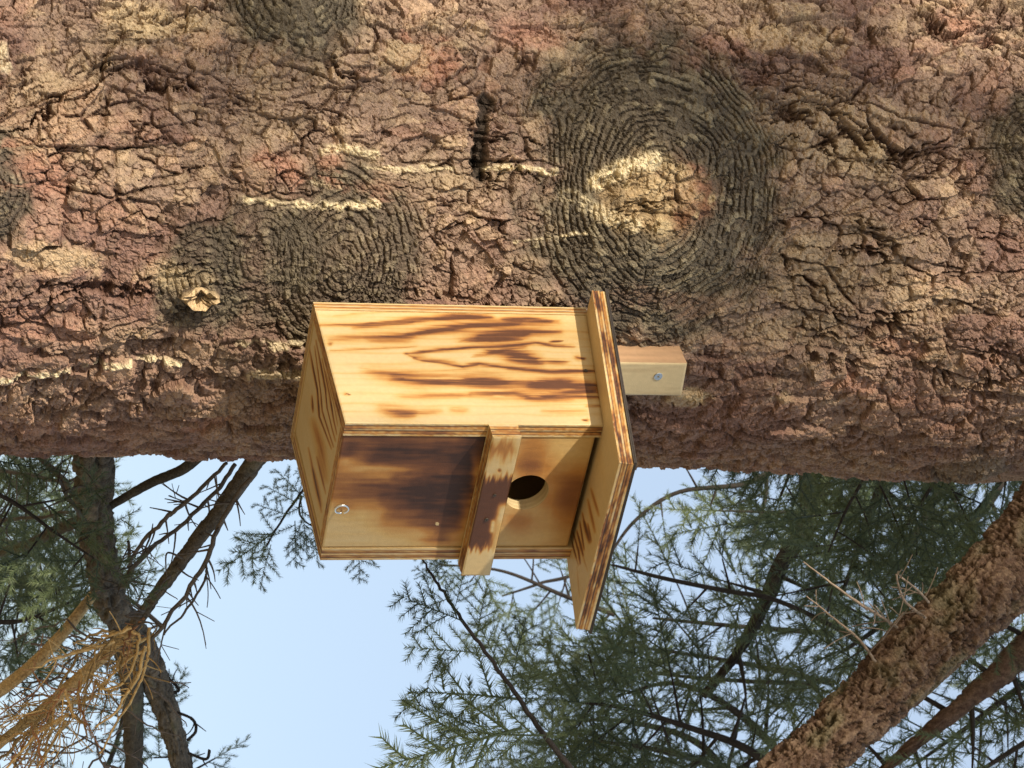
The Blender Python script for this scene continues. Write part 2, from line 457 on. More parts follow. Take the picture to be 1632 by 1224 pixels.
    h[vis] = hv; col[vis] = cv
    # slow wobble of the stem
    h = h + 0.015 * fbm(S * 4.0 + 4, Z * 3.2, 2, 450) + bulge
    cx, cy = t_center(Z); R = t_radius(Z) + h
    th = S / R0 + TH0
    V = np.stack([cx + R * np.cos(th), cy + R * np.sin(th), Z], -1)
    na, nz = S.shape
    idx = np.arange(na * nz).reshape(na, nz)
    ii = np.concatenate([idx, idx[:1]], 0)
    q = np.stack([ii[:-1, :-1], ii[1:, :-1], ii[1:, 1:], ii[:-1, 1:]], -1).reshape(-1, 4)
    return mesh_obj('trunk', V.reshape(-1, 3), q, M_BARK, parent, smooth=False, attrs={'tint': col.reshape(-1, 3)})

big_tree = thing('spruce_tree', 'huge old spruce with scaly brown bark and knots, carrying the birdhouse', 'tree', TREE_BASE)
trunk = build_trunk(big_tree)

# ------------------------------------------------------------------ tubes, limbs, twigs
def smooth_path(P, n):
    P = np.asarray(P, float)
    k = len(P)
    t = np.linspace(0, k - 1, n)
    i = np.clip(np.floor(t).astype(int), 0, k - 2); f = (t - i)[:, None]
    p0 = P[np.clip(i - 1, 0, k - 1)]; p1 = P[i]; p2 = P[i + 1]; p3 = P[np.clip(i + 2, 0, k - 1)]
    return 0.5 * (2 * p1 + (p2 - p0) * f + (2 * p0 - 5 * p1 + 4 * p2 - p3) * f ** 2 + (3 * p1 - p0 - 3 * p2 + p3) * f ** 3)

def frames(C):
    T = np.gradient(C, axis=0); T /= np.linalg.norm(T, axis=1)[:, None] + 1e-12
    a = np.array([0.31, 0.17, 0.93])
    N = np.cross(T, a); N /= np.linalg.norm(N, axis=1)[:, None] + 1e-9
    return T, N, np.cross(T, N)

def tube_vf(C, r, k=6, h=None):
    T, N, B = frames(C)
    n = len(C)
    a = np.arange(k) * 2 * math.pi / k
    rr = np.broadcast_to(np.asarray(r)[:, None], (n, k))
    if h is not None: rr = rr + h
    V = C[:, None, :] + rr[..., None] * (np.cos(a)[None, :, None] * N[:, None, :] + np.sin(a)[None, :, None] * B[:, None, :])
    idx = np.arange(n * k).reshape(n, k)
    j = np.roll(idx, -1, 1)
    q = np.stack([idx[:-1], j[:-1], j[1:], idx[1:]], -1).reshape(-1, 4)
    return V.reshape(-1, 3), q

class MB:
    def __init__(s): s.V = []; s.Q = []; s.T = []; s.C = []; s.n = 0
    def add(s, V, q=None, t=None, c=(1, 1, 1)):
        if q is not None and len(q): s.Q.append(np.asarray(q) + s.n)
        if t is not None and len(t): s.T.append(np.asarray(t) + s.n)
        s.V.append(np.asarray(V)); s.n += len(V)
        c = np.asarray(c, np.float32)
        s.C.append(np.broadcast_to(c, (len(V), 3)) if c.ndim == 1 else c)
    def tube(s, C, r, k=5, c=(1, 1, 1)):
        V, q = tube_vf(np.asarray(C), r, k); s.add(V, q, None, c)
    def build(s, name, mat, parent, smooth=True, extra=None, link=True):
        at = {'tint': np.concatenate(s.C)}
        F = ([np.concatenate(s.Q)] if s.Q else []) + ([np.concatenate(s.T)] if s.T else [])
        return mesh_obj(name, np.concatenate(s.V), F, mat, parent, smooth, at, link)

def bark_limb(name, parent, P, rad, palette, n=160, k=48, amp=1.0, seed=0, detail=1.8):
    """a limb with scaly bark; P points, rad radii at the points"""
    C = smooth_path(P, n)
    r = smooth_path(np.asarray(rad)[:, None], n)[:, 0]
    L = np.concatenate([[0], np.cumsum(np.linalg.norm(np.diff(C, axis=0), axis=1))])
    a = np.arange(k) * 2 * math.pi / k
    rm = r.mean()
    Sx = np.broadcast_to((a * rm)[None, :], (n, k)).astype(np.float32) * detail + seed
    Zx = np.broadcast_to(L[:, None], (n, k)).astype(np.float32) * detail + seed * 1.7
    h, c1, c2, c3, r1, r2, r3 = bark_field(Sx, Zx, 1.0, seed + 500)
    h = np.clip(h, -0.012, 0.006) * amp * 0.55
    taper = np.minimum(1, r / 0.02)[:, None]
    V, q = tube_vf(C, r, k, h * taper)
    base, lite, dark = palette
    nn = fbm(Sx * 10, Zx * 8, 3, seed + 600)
    c = np.zeros((n, k, 3), np.float32) + np.array(base, np.float32)
    c = mixc(c, lite, sstep(0.4, 1, r2 * .5 + r3 * .5 + 0.3 * nn) * 0.85)
    c = mixc(c, dark, np.clip(c2 * 0.7 + c3 * 0.3 + c1 * 0.5, 0, 0.9))
    c = mixc(c, (0.10, 0.11, 0.055), sstep(0.15, 0.5, nn) * (0.4 if base[0] > 0.05 else 0.12))
    return mesh_obj(name, V, q, M_BARK, parent, True, {'tint': c.reshape(-1, 3)})
PAL_RED = ((0.112, 0.068, 0.046), (0.225, 0.150, 0.095), (0.030, 0.017, 0.012))
PAL_OLIVE = ((0.135, 0.105, 0.07), (0.24, 0.185, 0.12), (0.05, 0.04, 0.028))
PAL_BROWN = ((0.105, 0.065, 0.048), (0.19, 0.125, 0.085), (0.022, 0.014, 0.010))  # darker brown bark for the thickest boughs
PAL_BLACK = ((0.036, 0.030, 0.024), (0.06, 0.05, 0.036), (0.015, 0.012, 0.010))
PAL_MID = ((0.105, 0.085, 0.062), (0.21, 0.165, 0.115), (0.035, 0.028, 0.02))
PAL_DARK = ((0.075, 0.062, 0.045), (0.13, 0.11, 0.075), (0.03, 0.025, 0.02))
PAL_TAN_SUN = ((0.58, 0.39, 0.17), (0.70, 0.50, 0.25), (0.26, 0.15, 0.06))  # dry dead wood with sunlight painted into the tan
C_TAN_SUN = np.array((0.62, 0.40, 0.16)); C_GREY = np.array((0.11, 0.088, 0.068)); C_DARK = np.array((0.036, 0.030, 0.026))  # the tan one is dry wood plus painted sunlight

def PX(pts):
    """(px, py, depth, width px) rows to points and radii"""
    a = np.asarray(pts, float)
    return np.array([pt(x, y, z) for x, y, z, w in a]), np.array([0.5 * w * z / FPX for x, y, z, w in a])

def limb(parent, pts, pal, n=120, k=32, amp=1.0, seed=0, name='limb', detail=1.8):
    P, r = PX(pts)
    return bark_limb(name, parent, P, r, pal, n, k, amp, seed, detail)

def twig(parent, pts, col, name='twig', side=0, side_len=(0.02, 0.06), seed=0, k=6, kink=0.0):
    """thin bare twig with little side spikes"""
    P, r = PX(pts)
    R_ = random.Random(seed)
    n = max(14, 8 * len(P))
    C = smooth_path(P, n)
    if kink:
        kn = np.array([[R_.gauss(0, 1) for _ in range(3)] for _ in range(n // 3 + 2)]) * kink
        tt = np.arange(n) / 3.0; ii = tt.astype(int); ff = (tt - ii)[:, None]
        C = C + kn[ii] * (1 - ff) + kn[ii + 1] * ff
    rr = smooth_path(r[:, None], n)[:, 0]
    L = np.linalg.norm(np.diff(C, axis=0), axis=1).sum()
    C = C + np.array([[R_.gauss(0, 1) for _ in range(3)] for _ in range(n)]) * 0.0018 * min(1, L)
    mb = MB()
    v = np.array([[R_.uniform(0.75, 1.2)] for _ in range(n)])
    mb.tube(C, rr, k, np.repeat(v * np.asarray(col)[None, :], k, 0))
    T, N, B = frames(C)
    for i in range(side):
        f = R_.uniform(0.08, 0.98); j = min(n - 2, int(f * n))
        a = R_.uniform(0, 2 * math.pi)
        dirn = T[j] * R_.uniform(0.15, 0.8) + (N[j] * math.cos(a) + B[j] * math.sin(a)) * 0.9
        dirn /= np.linalg.norm(dirn)
        l = R_.uniform(*side_len)
        m = 6
        t = np.linspace(0, 1, m)[:, None]
        bend = np.array([R_.gauss(0, .25) for _ in range(3)]) + np.array([0, 0, -0.15])
        c2_ = C[j] + dirn * l * t + bend * l * t * t * 0.6
        r0 = min(rr[j] * 0.55, 0.0035)
        mb.tube(c2_, np.linspace(r0, max(r0 * 0.35, 0.0006), m), 4, np.asarray(col) * R_.uniform(0.7, 1.15))
        if l > 0.05 and R_.random() < 0.7:
            for q in range(2):
                jj = R_.randint(2, 4)
                d3 = dirn + np.array([R_.gauss(0, .6) for _ in range(3)])
                d3 /= np.linalg.norm(d3)
                mb.tube(c2_[jj] + d3 * l * 0.45 * np.linspace(0, 1, 4)[:, None], np.linspace(r0 * .5, 0.0005, 4), 3, np.asarray(col) * R_.uniform(0.7, 1.1))
    return mb.build(name, M_TWIG, parent)

# ------------------------------------------------------------------ needle sprays
def shoot(mb, rn, base, d, nrm, L, nl=0.021, step=0.0018, dens=1.0, sag=0.0, r0=0.0016):
    """one leafy shoot: stem tube and needles combed to both sides; each needle one slim blade"""
    n = max(5, int(L / 0.012))
    t = np.linspace(0, 1, n)[:, None]
    d = d / np.linalg.norm(d)
    side = np.cross(d, nrm); side /= np.linalg.norm(side)
    C = base + d * L * t + nrm * (-sag) * L * t * t + side * L * 0.06 * math.sin(rn.uniform(0, 6)) * t * t
    V, q = tube_vf(C, np.linspace(r0, 0.0006, n), 4)
    mb.add(V, q, None, (0.0, 0, 0))
    m = int(L / step * 2 * dens)
    u = rn.uniform(0.06, 1.0, m) ** 0.95
    P = C[0] + (C[-1] - C[0]) * 0
    x = u * (n - 1); i = np.clip(x.astype(int), 0, n - 2); f = (x - i)[:, None]
    P = C[i] * (1 - f) + C[i + 1] * f
    sg = np.where(rn.rand(m) < 0.5, -1.0, 1.0)
    ang = np.radians(rn.normal(52, 10, m)) * (1 - 0.35 * u)
    lift = rn.normal(0.25, 0.45, m)
    D = d * np.cos(ang)[:, None] + (side * sg[:, None] + nrm * lift[:, None]) * np.sin(ang)[:, None]
    D /= np.linalg.norm(D, axis=1)[:, None]
    ln = nl * rn.uniform(0.5, 1.2, m) * (1 - 0.3 * u ** 3)
    w = np.cross(D, nrm + rn.normal(0, .5, (m, 3))); w /= np.linalg.norm(w, axis=1)[:, None] + 1e-9
    hw = 0.0007
    A = P + w * hw; B = P - w * hw; E = P + D * ln[:, None]
    V = np.stack([A, B, E + w * hw * 0.3], 1).reshape(-1, 3)
    rc = np.repeat(rn.rand(m), 3)[:, None] * np.ones((1, 3))
    mb.add(V, None, np.arange(3 * m).reshape(-1, 3), np.clip(rc * 0.8 + 0.2, 0, 1).astype(np.float32))

def spray_mesh(seed, kind):
    rn = np.random.RandomState(seed)
    mb = MB()
    Y = np.array([0, 1.0, 0]); X = np.array([1.0, 0, 0]); Z = np.array([0, 0, 1.0])
    L = 0.17
    if kind == 'full':
        shoot(mb, rn, np.zeros(3), Y, Z, L, dens=0.9, r0=0.0018)
        y = 0.015; s = 1
        while y < L - 0.02:
            a = math.radians(rn.normal(52, 8))
            l = (0.075 * (1 - y / L) ** 0.7 + 0.022) * rn.uniform(0.65, 1.2)
            shoot(mb, rn, Y * y, Y * math.cos(a) + X * s * math.sin(a) + Z * rn.normal(0, .18), Z, l, sag=0.1)
            y += rn.uniform(0.013, 0.024); s = -s
    elif kind == 'sparse':
        shoot(mb, rn, np.zeros(3), Y, Z, L, dens=0.75, r0=0.0018)
        y = 0.03; s = 1
        while y < L - 0.03:
            a = math.radians(rn.normal(45, 10))
            l = (0.06 * (1 - y / L) ** 0.6 + 0.02) * rn.uniform(0.6, 1.2)
            shoot(mb, rn, Y * y, Y * math.cos(a) + X * s * math.sin(a) + Z * rn.normal(0, .2), Z, l, dens=0.8, sag=.1)
            y += rn.uniform(0.03, 0.05); s = -s
    else:                                   # hanging string-like shoots
        for q in range(4):
            a = math.radians(rn.normal(0, 13))
            shoot(mb, rn, Y * rn.uniform(0, 0.05), Y * math.cos(a) + X * math.sin(a) + Z * rn.normal(0, .15), Z, L * rn.uniform(0.6, 1.0), nl=0.010, dens=0.5, sag=.05, r0=0.0014)
    V = np.concatenate(mb.V); C = np.concatenate(mb.C)
    F = [np.concatenate(mb.Q), np.concatenate(mb.T)]
    return mesh_obj('needle_spray', V, F, M_NEEDLE, None, False, {'rnd': C[:, 0]}, link=False)
SPRAYS = {k: [spray_mesh(10 * i + 3, k) for i in range(4)] for k in ('full', 'sparse', 'hang')}

def spray_between(parent, kind, A, B, roll, rnd, face=None):
    """a needle spray growing from point A to point B"""
    o = bpy.data.objects.new('needle_spray', rnd.choice(SPRAYS[kind]))
    y = Vector(B - A); L = y.length; y.normalize()
    tow = Vector(CAM - A).normalized() if face is None else Vector(face)
    z = (tow - y * tow.dot(y)).normalized()
    x = y.cross(z)
    m = Matrix.Identity(3)
    m.col[0] = x; m.col[1] = y; m.col[2] = z
    m = m @ Matrix.Rotation(roll, 3, 'Y')
    sc = L / 0.17
    M = m.to_4x4() @ Matrix.Diagonal((sc, sc, sc, 1))
    M.translation = Vector(A - parent_origin(parent))
    COL.objects.link(o)
    o.parent = parent
    o.matrix_local = M
    return o

# ------------------------------------------------------------------ the birdhouse
W = 0.18; ZB = 2.2                            # width of the box, height of its floor
D_, HB, HF = 1.11984, 1.64944, 1.48392        # depth, back and front height (in widths)
ON, OF, OFR, OB, TH = 0.16106, 0.06116, 0.53019, -0.04756, 0.08139
BZ0, BZ1, BT, ST, BL, ZH = 0.81364, 0.98186, 0.11308, 0.08893, 1.02413, 1.13067
house = thing('birdhouse', 'scorched plywood birdhouse with round entrance hole and sloping roof on the trunk', 'birdhouse', (0.5 * W, -0.5 * D_ * W, ZB))

def bw(x, y, z):
    """box coordinates (widths; y grows to the front) to the place"""
    return np.array([x * W, -y * W, z * W + ZB])

def ramp(v, stops):
    v = np.clip(v, 0, 1)
    xs = [s[0] for s in stops]
    return np.stack([np.interp(v, xs, [s[1][i] for s in stops]) for i in range(3)], -1).astype(np.float32)
BURN = [(0.0, (0.545, 0.425, 0.235)), (0.20, (0.51, 0.33, 0.125)), (0.42, (0.40, 0.185, 0.05)), (0.62, (0.225, 0.092, 0.032)), (0.80, (0.125, 0.050, 0.024)), (1.0, (0.048, 0.024, 0.017))]

def ply_color(t, a, seed, char=0.35):
    """edge of plywood: t through the thickness, a along the edge"""
    ly = np.floor(np.clip(t, 0, 0.999) * 5)
    dark = np.where(ly % 2 == 1, 0.34, 0.08) + 0.25 * (vnoise(a * 300, t * 30, seed) - 0.5)
    line = np.abs(t * 5 - np.round(t * 5)) < 0.12
    dark = dark + np.where(line & (t > 0.1) & (t < 0.9), 0.40, 0) + char * sstep(-0.1, 0.5, fbm(a * 30, t * 2.5, 3, seed + 2))
    return ramp(dark, BURN)

def panel(name, c4, thick, color, n=(60, 60), seed=0, relief=0.0, hole=None, char=0.3, mat=None, parent=None, nt=10, edge_tint=None):
    """board: c4 = outer-face corners (p00, p10, p11, p01) counter-clockwise from outside; grows inward by thick"""
    p00, p10, p11, p01 = [np.asarray(p, float) for p in c4]
    nrm = np.cross(p10 - p00, p01 - p00); nrm /= np.linalg.norm(nrm)
    na, nb = n
    A, B = np.meshgrid(np.linspace(0, 1, na), np.linspace(0, 1, nb), indexing='ij')
    A0, B0 = A.copy(), B.copy()
    L1 = np.linalg.norm(p10 - p00); L2 = np.linalg.norm(p01 - p00)
    P = (p00 * ((1 - A) * (1 - B))[..., None] + p10 * (A * (1 - B))[..., None] + p11 * (A * B)[..., None] + p01 * ((1 - A) * B)[..., None])
    keep = np.ones((na - 1, nb - 1), bool)
    if hole is not None:
        hc, hr = hole
        e1 = (p10 - p00) / L1; e2 = np.cross(nrm, e1)
        x = (P - hc) @ e1; y = (P - hc) @ e2
        r = np.hypot(x, y); cell = L1 / (na - 1)
        inside = r < hr
        near = np.abs(r - hr) < 0.72 * cell
        P = np.where(near[..., None], hc + e1 * (x / r * hr)[..., None] + e2 * (y / r * hr)[..., None] , P)
        blk = inside | near
        keep = ~(blk[:-1, :-1] & blk[1:, :-1] & blk[1:, 1:] & blk[:-1, 1:])
    v = color(P.reshape(-1, 3), A.ravel(), B.ravel())
    colr = ramp(v, BURN) if v.ndim == 1 else v
    hgt = (-relief * np.clip(v, 0, 1) if v.ndim == 1 else np.zeros(len(colr))).reshape(na, nb)
    hgt = hgt + 0.00012 * fbm(A * L1 * 300, B * L2 * 60, 3, seed)
    edge = np.minimum(np.minimum(A * L1, (1 - A) * L1), np.minimum(B * L2, (1 - B) * L2))
    hgt = hgt - 0.0009 * (1 - sstep(0, 0.0018, edge))          # softened arris
    V = [(P + nrm * hgt[..., None]).reshape(-1, 3)]
    C = [colr]
    idx = np.arange(na * nb).reshape(na, nb)
    Q = [np.stack([idx[:-1, :-1], idx[1:, :-1], idx[1:, 1:], idx[:-1, 1:]], -1)[keep]]
    base = na * nb
    # edges of the board
    loop = np.concatenate([idx[:, 0], idx[-1, 1:], idx[-2::-1, -1], idx[0, -2:0:-1]])
    def skirt(loop, t0, sd, ch, closed=True):
        nonlocal base
        LP = V[0][loop]; m = len(loop)
        al = np.concatenate([[0], np.cumsum(np.linalg.norm(np.diff(LP, axis=0), axis=1))])
        rows = [loop]
        flat = P.reshape(-1, 3)[loop]
        for k in range(nt + 1):
            t = k / nt
            wob = 0.0 if k in (0, nt) else 0.00045
            ly = np.floor(min(t, .999) * 5) % 2
            off = np.cross(np.roll(flat, -1, 0) - np.roll(flat, 1, 0), nrm); off /= np.linalg.norm(off, axis=1)[:, None] + 1e-9
            j = (wob * (vnoise(al * 260, np.full(m, t * 9.0), sd) - 0.6) - wob * 0.8 * ly)[:, None]
            Pk = flat - nrm * (thick * (0.03 + 0.97 * t)) + off * j
            V.append(Pk); C.append(ply_color(np.full(m, t), al, sd, ch) if edge_tint is None else np.array(edge_tint, np.float32) * (0.8 + 0.4 * vnoise(al * 15, np.full(m, t * 14), sd))[:, None])
            rows.append(np.arange(base, base + m)); base += m
        for a, b in zip(rows[:-1], rows[1:]):
            a2 = np.roll(a, -1); b2 = np.roll(b, -1)
            Q.append(np.stack([a, b, b2, a2], -1))
        return rows[-1]
    last = skirt(loop, 0, seed + 3, char)
    # back face, coarse fan of strips
    back = [p - nrm * thick for p in (p00, p10, p11, p01)]
    if hole is None:
        V.append(np.array(back)); C.append(np.repeat(ramp(np.array([0.12]), BURN), 4, 0))
        Q.append(np.array([[base + 3, base + 2, base + 1, base]])); base += 4
    else:
        m0 = base
        V.append((P - nrm * thick).reshape(-1, 3)); C.append(np.repeat(ramp(np.array([0.12]), BURN), na * nb, 0)); base += na * nb
        Q.append((np.stack([idx[:-1, :-1], idx[:-1, 1:], idx[1:, 1:], idx[1:, :-1]], -1) + m0)[keep])
        # rim of the hole
        f = Q[0]
        E = {}
        for a, b in zip(f.ravel(), np.roll(f, -1, 1).ravel()): E[(a, b)] = 1
        be = [(a, b) for (a, b) in E if (b, a) not in E]
        ol = set(loop.tolist())
        be = [(a, b) for a, b in be if not (a in ol and b in ol)]
        nx = {b: a for a, b in be}
        s = be[0][0]; lp = [s]
        while nx[lp[-1]] != s and len(lp) < 5000: lp.append(nx[lp[-1]])
        lp = np.array(lp)
        t_rows = [lp]
        flat = P.reshape(-1, 3)[lp]
        for k in range(nt + 1):
            t = k / nt
            V.append(flat - nrm * thick * (0.04 + 0.96 * t)); al = np.linspace(0, 0.12, len(lp))
            C.append(ramp(0.02 + 0.20 * (np.floor(min(t, .99) * 5) % 2) + 0.15 * vnoise(al * 200, np.full(len(lp), t * 8), 5), [(0, (0.60, 0.47, 0.26)), (1, (0.22, 0.13, 0.06))]))
            t_rows.append(np.arange(base, base + len(lp))); base += len(lp)
        for a, b in zip(t_rows[:-1], t_rows[1:]):
            Q.append(np.stack([a, b, np.roll(b, -1), np.roll(a, -1)], -1))
    return mesh_obj(name, np.concatenate(V), [np.concatenate(Q)], mat or M_WOOD, parent or house, False, {'tint': np.concatenate(C)})

def strokes(cx, cy, L, soft=1.0):
    """burn marks: L rows of (points, half width, strength) in photo-crop pixels, fading out at both ends"""
    keep = np.ones(cx.shape)
    for pts, w, st in L:
        pts = np.asarray(pts, float)
        seg = np.linalg.norm(np.diff(pts, axis=0), axis=1); tot = seg.sum() + 1e-9
        d = np.full(cx.shape, 1e9); tt = np.zeros(cx.shape); acc = 0.0
        for (ax, ay), (bx, by), sl_ in zip(pts[:-1], pts[1:], seg):
            vx, vy = bx - ax, by - ay
            t = np.clip(((cx - ax) * vx + (cy - ay) * vy) / (sl_ * sl_ + 1e-9), 0, 1)
            q = np.hypot(cx - ax - t * vx, cy - ay - t * vy)
            c = q < d
            d = np.where(c, q, d); tt = np.where(c, (acc + t * sl_) / tot, tt); acc += sl_
        fade = 0.45 + 0.55 * np.sin(np.clip(tt, 0, 1) * math.pi) ** 0.6
        keep = keep * (1 - np.clip(st * fade, 0, 0.97) * np.exp(-(d / (w * soft * (0.6 + 0.4 * fade))) ** 2))
    return 1 - keep

# --- scorch marks of the near side, in pixels of a 3.2x crop with its corner at (470, 470)
SIDE = [([(130, 150), (350, 150), (600, 125), (800, 108), (1000, 112)], 9, .55), ([(300, 165), (560, 145), (760, 118), (960, 110)], 8, .62), ([(700, 125), (900, 113), (1010, 112)], 8, .85),
        ([(160, 225), (330, 215), (560, 208), (720, 180), (900, 158), (1100, 145), (1340, 135)], 14, .66), ([(380, 228), (600, 228)], 14, .5), ([(640, 198), (800, 170), (960, 152), (1160, 146)], 10, .88), ([(1060, 125), (1200, 125), (1300, 138)], 9, .68),
        ([(840, 232), (960, 212), (1080, 198), (1220, 188), (1350, 188)], 14, .70), ([(940, 220), (1060, 208), (1190, 196)], 14, .85), ([(880, 238), (1140, 228)], 7, .62),
        ([(180, 282), (420, 270), (620, 262)], 5, .45), ([(560, 300), (720, 282), (900, 268), (1100, 258), (1230, 245), (1330, 262), (1420, 264)], 6, .78), ([(600, 305), (680, 296)], 12, .42),
        ([(920, 308), (1040, 285), (1180, 265)], 7, .6), ([(980, 290), (1100, 300), (1250, 320)], 14, .72), ([(1060, 322), (1180, 338), (1260, 346)], 14, .86), ([(1100, 300), (1230, 322)], 14, .82), ([(1260, 340), (1400, 345)], 8, .55),
        ([(560, 300), (660, 335), (860, 368), (940, 352), (1060, 366), (1300, 384), (1540, 384)], 6, .72), ([(1080, 372), (1320, 388), (1530, 390)], 6, .8), ([(620, 320), (820, 345)], 7, .4),
        ([(360, 388), (470, 408), (620, 430), (760, 440)], 24, .50), ([(500, 420), (640, 436), (900, 440), (1100, 446), (1250, 462)], 20, .60), ([(860, 436), (1060, 440)], 18, .72), ([(1180, 458), (1360, 462), (1560, 472)], 22, .93), ([(1240, 440), (1420, 440)], 12, .7),
        ([(520, 520), (700, 515), (900, 512)], 12, .42), ([(900, 505), (1100, 500), (1240, 520), (1400, 528)], 15, .68), ([(1200, 520), (1380, 505), (1555, 512)], 14, .85), ([(1300, 490), (1550, 490)], 8, .8),
        ([(420, 580), (520, 590), (600, 600)], 18, .46), ([(450, 600), (640, 598), (740, 590)], 13, .36), ([(780, 586), (880, 588)], 10, .36), ([(1260, 596), (1480, 594)], 8, .32), ([(1480, 566), (1565, 566)], 4, .6), ([(480, 612), (600, 620)], 10, .38),
        ([(200, 108), (500, 85), (900, 80)], 4, .22), ([(1300, 238), (1360, 236)], 4, .8), ([(1425, 315), (1465, 325)], 7, .75), ([(1478, 638), (1500, 640)], 5, .8), ([(165, 250), (190, 245)], 7, .5), ([(255, 500), (262, 510)], 5, .7)]
SIDE_LIGHT = [([(560, 425), (660, 425), (850, 424)], 5, -.75), ([(680, 488), (900, 488), (1120, 483)], 6, -.7), ([(850, 528), (990, 530)], 5, -.7), ([(1010, 517), (1060, 517)], 3, -.7), ([(1330, 510), (1560, 505)], 4, -.55), ([(1190, 515), (1260, 515)], 3, -.6),
              ([(300, 262), (400, 248), (620, 255)], 5, -.5), ([(640, 258), (840, 246), (1000, 240)], 4, -.5), ([(1350, 478), (1420, 476)], 3, -.5)]

def side_color(P, A, B):
    px, py = proj(P)
    cx = (px - 470) * 3.2; cy = (py - 470) * 3.2
    n = fbm(P[:, 2] * 12, P[:, 1] * 90, 4, 21); n2 = fbm(P[:, 2] * 40, P[:, 1] * 420, 3, 22)
    halo = strokes(cx, cy + 10 * n, SIDE, 2.1)
    v = 0.95 * strokes(cx + 40 * fbm(P[:, 2] * 40, P[:, 1] * 120, 3, 20), cy + 9 * n + 5 * n2, SIDE, 1.2)
    v = np.maximum(v * 1.06, 0.42 * halo + 0.3 * v)
    v = v + 0.10 * (strokes(cx, cy, [([(700, 190), (1500, 190)], 120, 1.0), ([(800, 430), (1550, 450)], 90, 1.0)])) + 0.045
    n4 = vnoise(P[:, 2] * 9, P[:, 1] * 900 + 3 * n, 27); n5 = vnoise(P[:, 2] * 25, P[:, 1] * 420, 28)
    v = v * (1 + 0.35 * n2 + 0.25 * n) * (0.58 + 0.50 * n4 + 0.34 * n5)
    for s in SIDE_LIGHT: v = v * (1 - 0.85 * strokes(cx + 30 * n2, cy + 6 * n + 3 * n2, [(s[0], s[1] * 1.3, -s[2])]) ** 1.2)
    g = (P[:, 1] * 70 + 1.4 * fbm(P[:, 2] * 5, P[:, 1] * 18, 3, 25)) 
    ringl = (0.5 + 0.5 * np.sin(g * 6.283)) ** 6
    v = v + 0.13 * ringl * (0.6 + n)
    return np.clip(v, 0, 0.86)

DX = [250, 350, 450, 550, 650, 750, 850, 950, 1050, 1150, 1250, 1350, 1420]
DY = [180, 240, 300, 360, 420, 470, 540, 610, 680, 750, 820, 880, 940, 1000]
DOOR = np.array([
    [.7, .7, .75, .72, .78, .78, .75, .70, .66, .66, .66, .90, .9], [.7, .7, .82, .72, .86, .86, .86, .84, .82, .82, .88, .97, .9], [.7, .7, .78, .62, .86, .88, .88, .86, .86, .85, .92, .98, .8],
    [.4, .4, .25, .45, .72, .76, .78, .82, .82, .82, .90, .97, .6], [.45, .45, .30, .22, .25, .25, .35, .55, .70, .72, .88, .93, .3], [.5, .55, .50, .45, .35, .35, .50, .65, .75, .85, .92, .93, .25],
    [.5, .55, .52, .65, .72, .78, .86, .88, .90, .93, .97, .90, .2], [.4, .5, .55, .60, .62, .80, .88, .90, .92, .95, .97, .80, .2], [.1, .3, .42, .38, .40, .60, .72, .85, .90, .93, .96, .60, .15],
    [.05, .1, .18, .15, .25, .50, .58, .65, .80, .93, .93, .40, .15], [.05, .05, .08, .10, .20, .40, .45, .60, .72, .80, .80, .25, .15], [.05, .05, .05, .07, .12, .22, .25, .22, .40, .60, .50, .20, .15],
    [.05, .05, .05, .05, .08, .10, .12, .20, .45, .55, .30, .18, .15], [.04, .04, .05, .05, .06, .08, .10, .12, .15, .18, .20, .20, .15]])

def lattice(x, y, X, Y, Z):
    X = np.asarray(X, float); Y = np.asarray(Y, float)
    i = np.clip(np.searchsorted(X, x) - 1, 0, len(X) - 2); j = np.clip(np.searchsorted(Y, y) - 1, 0, len(Y) - 2)
    f = np.clip((x - X[i]) / (X[i + 1] - X[i]), 0, 1); g = np.clip((y - Y[j]) / (Y[j + 1] - Y[j]), 0, 1)
    f = f * f * (3 - 2 * f) * .6 + f * .4; g = g * g * (3 - 2 * g) * .6 + g * .4
    return (Z[j, i] * (1 - f) + Z[j, i + 1] * f) * (1 - g) + (Z[j + 1, i] * (1 - f) + Z[j + 1, i + 1] * f) * g
UPPER = [([(826, 716), (850, 708), (872, 722)], 24, .26), ([(825, 742), (868, 748)], 22, .40), ([(880, 768), (955, 772)], 24, .30), ([(880, 800), (930, 805)], 30, .28), ([(806, 828), (850, 832)], 20, .26), ([(930, 760), (900, 860)], 40, .14)]

def door_color(P, A, B):
    px, py = proj(P)
    n = fbm(P[:, 2] * 14, P[:, 0] * 60, 4, 31); n2 = fbm(P[:, 2] * 60, P[:, 0] * 60, 3, 32)
    cx = (px - 460) * 4.709 + 50 * n + 26 * n2; cy = (py - 660) * 4.709 + 26 * n + 20 * n2
    n3 = fbm(P[:, 2] * 25, P[:, 0] * 260, 3, 33)
    v = lattice(cx, cy, DX, DY, DOOR) * (1 + 0.10 * n2 + 0.16 * n3) + 0.03 * n3
    v = np.where(np.hypot((px - 460) * 4.709 - 1115, (py - 660) * 4.709 - 824) < 13, 0.0, v)
    zb = (P[:, 2] - ZB) / W
    u = strokes(px + 4 * n2, py + 5 * n + 3 * n2, UPPER) + 0.13 + 0.06 * n
    up = sstep(BZ0 + .06, BZ0 + .1, zb)
    v = v * (1 - up) + u * up
    v = v + 0.07 + 0.03 * n
    return np.clip(v, 0, 1)

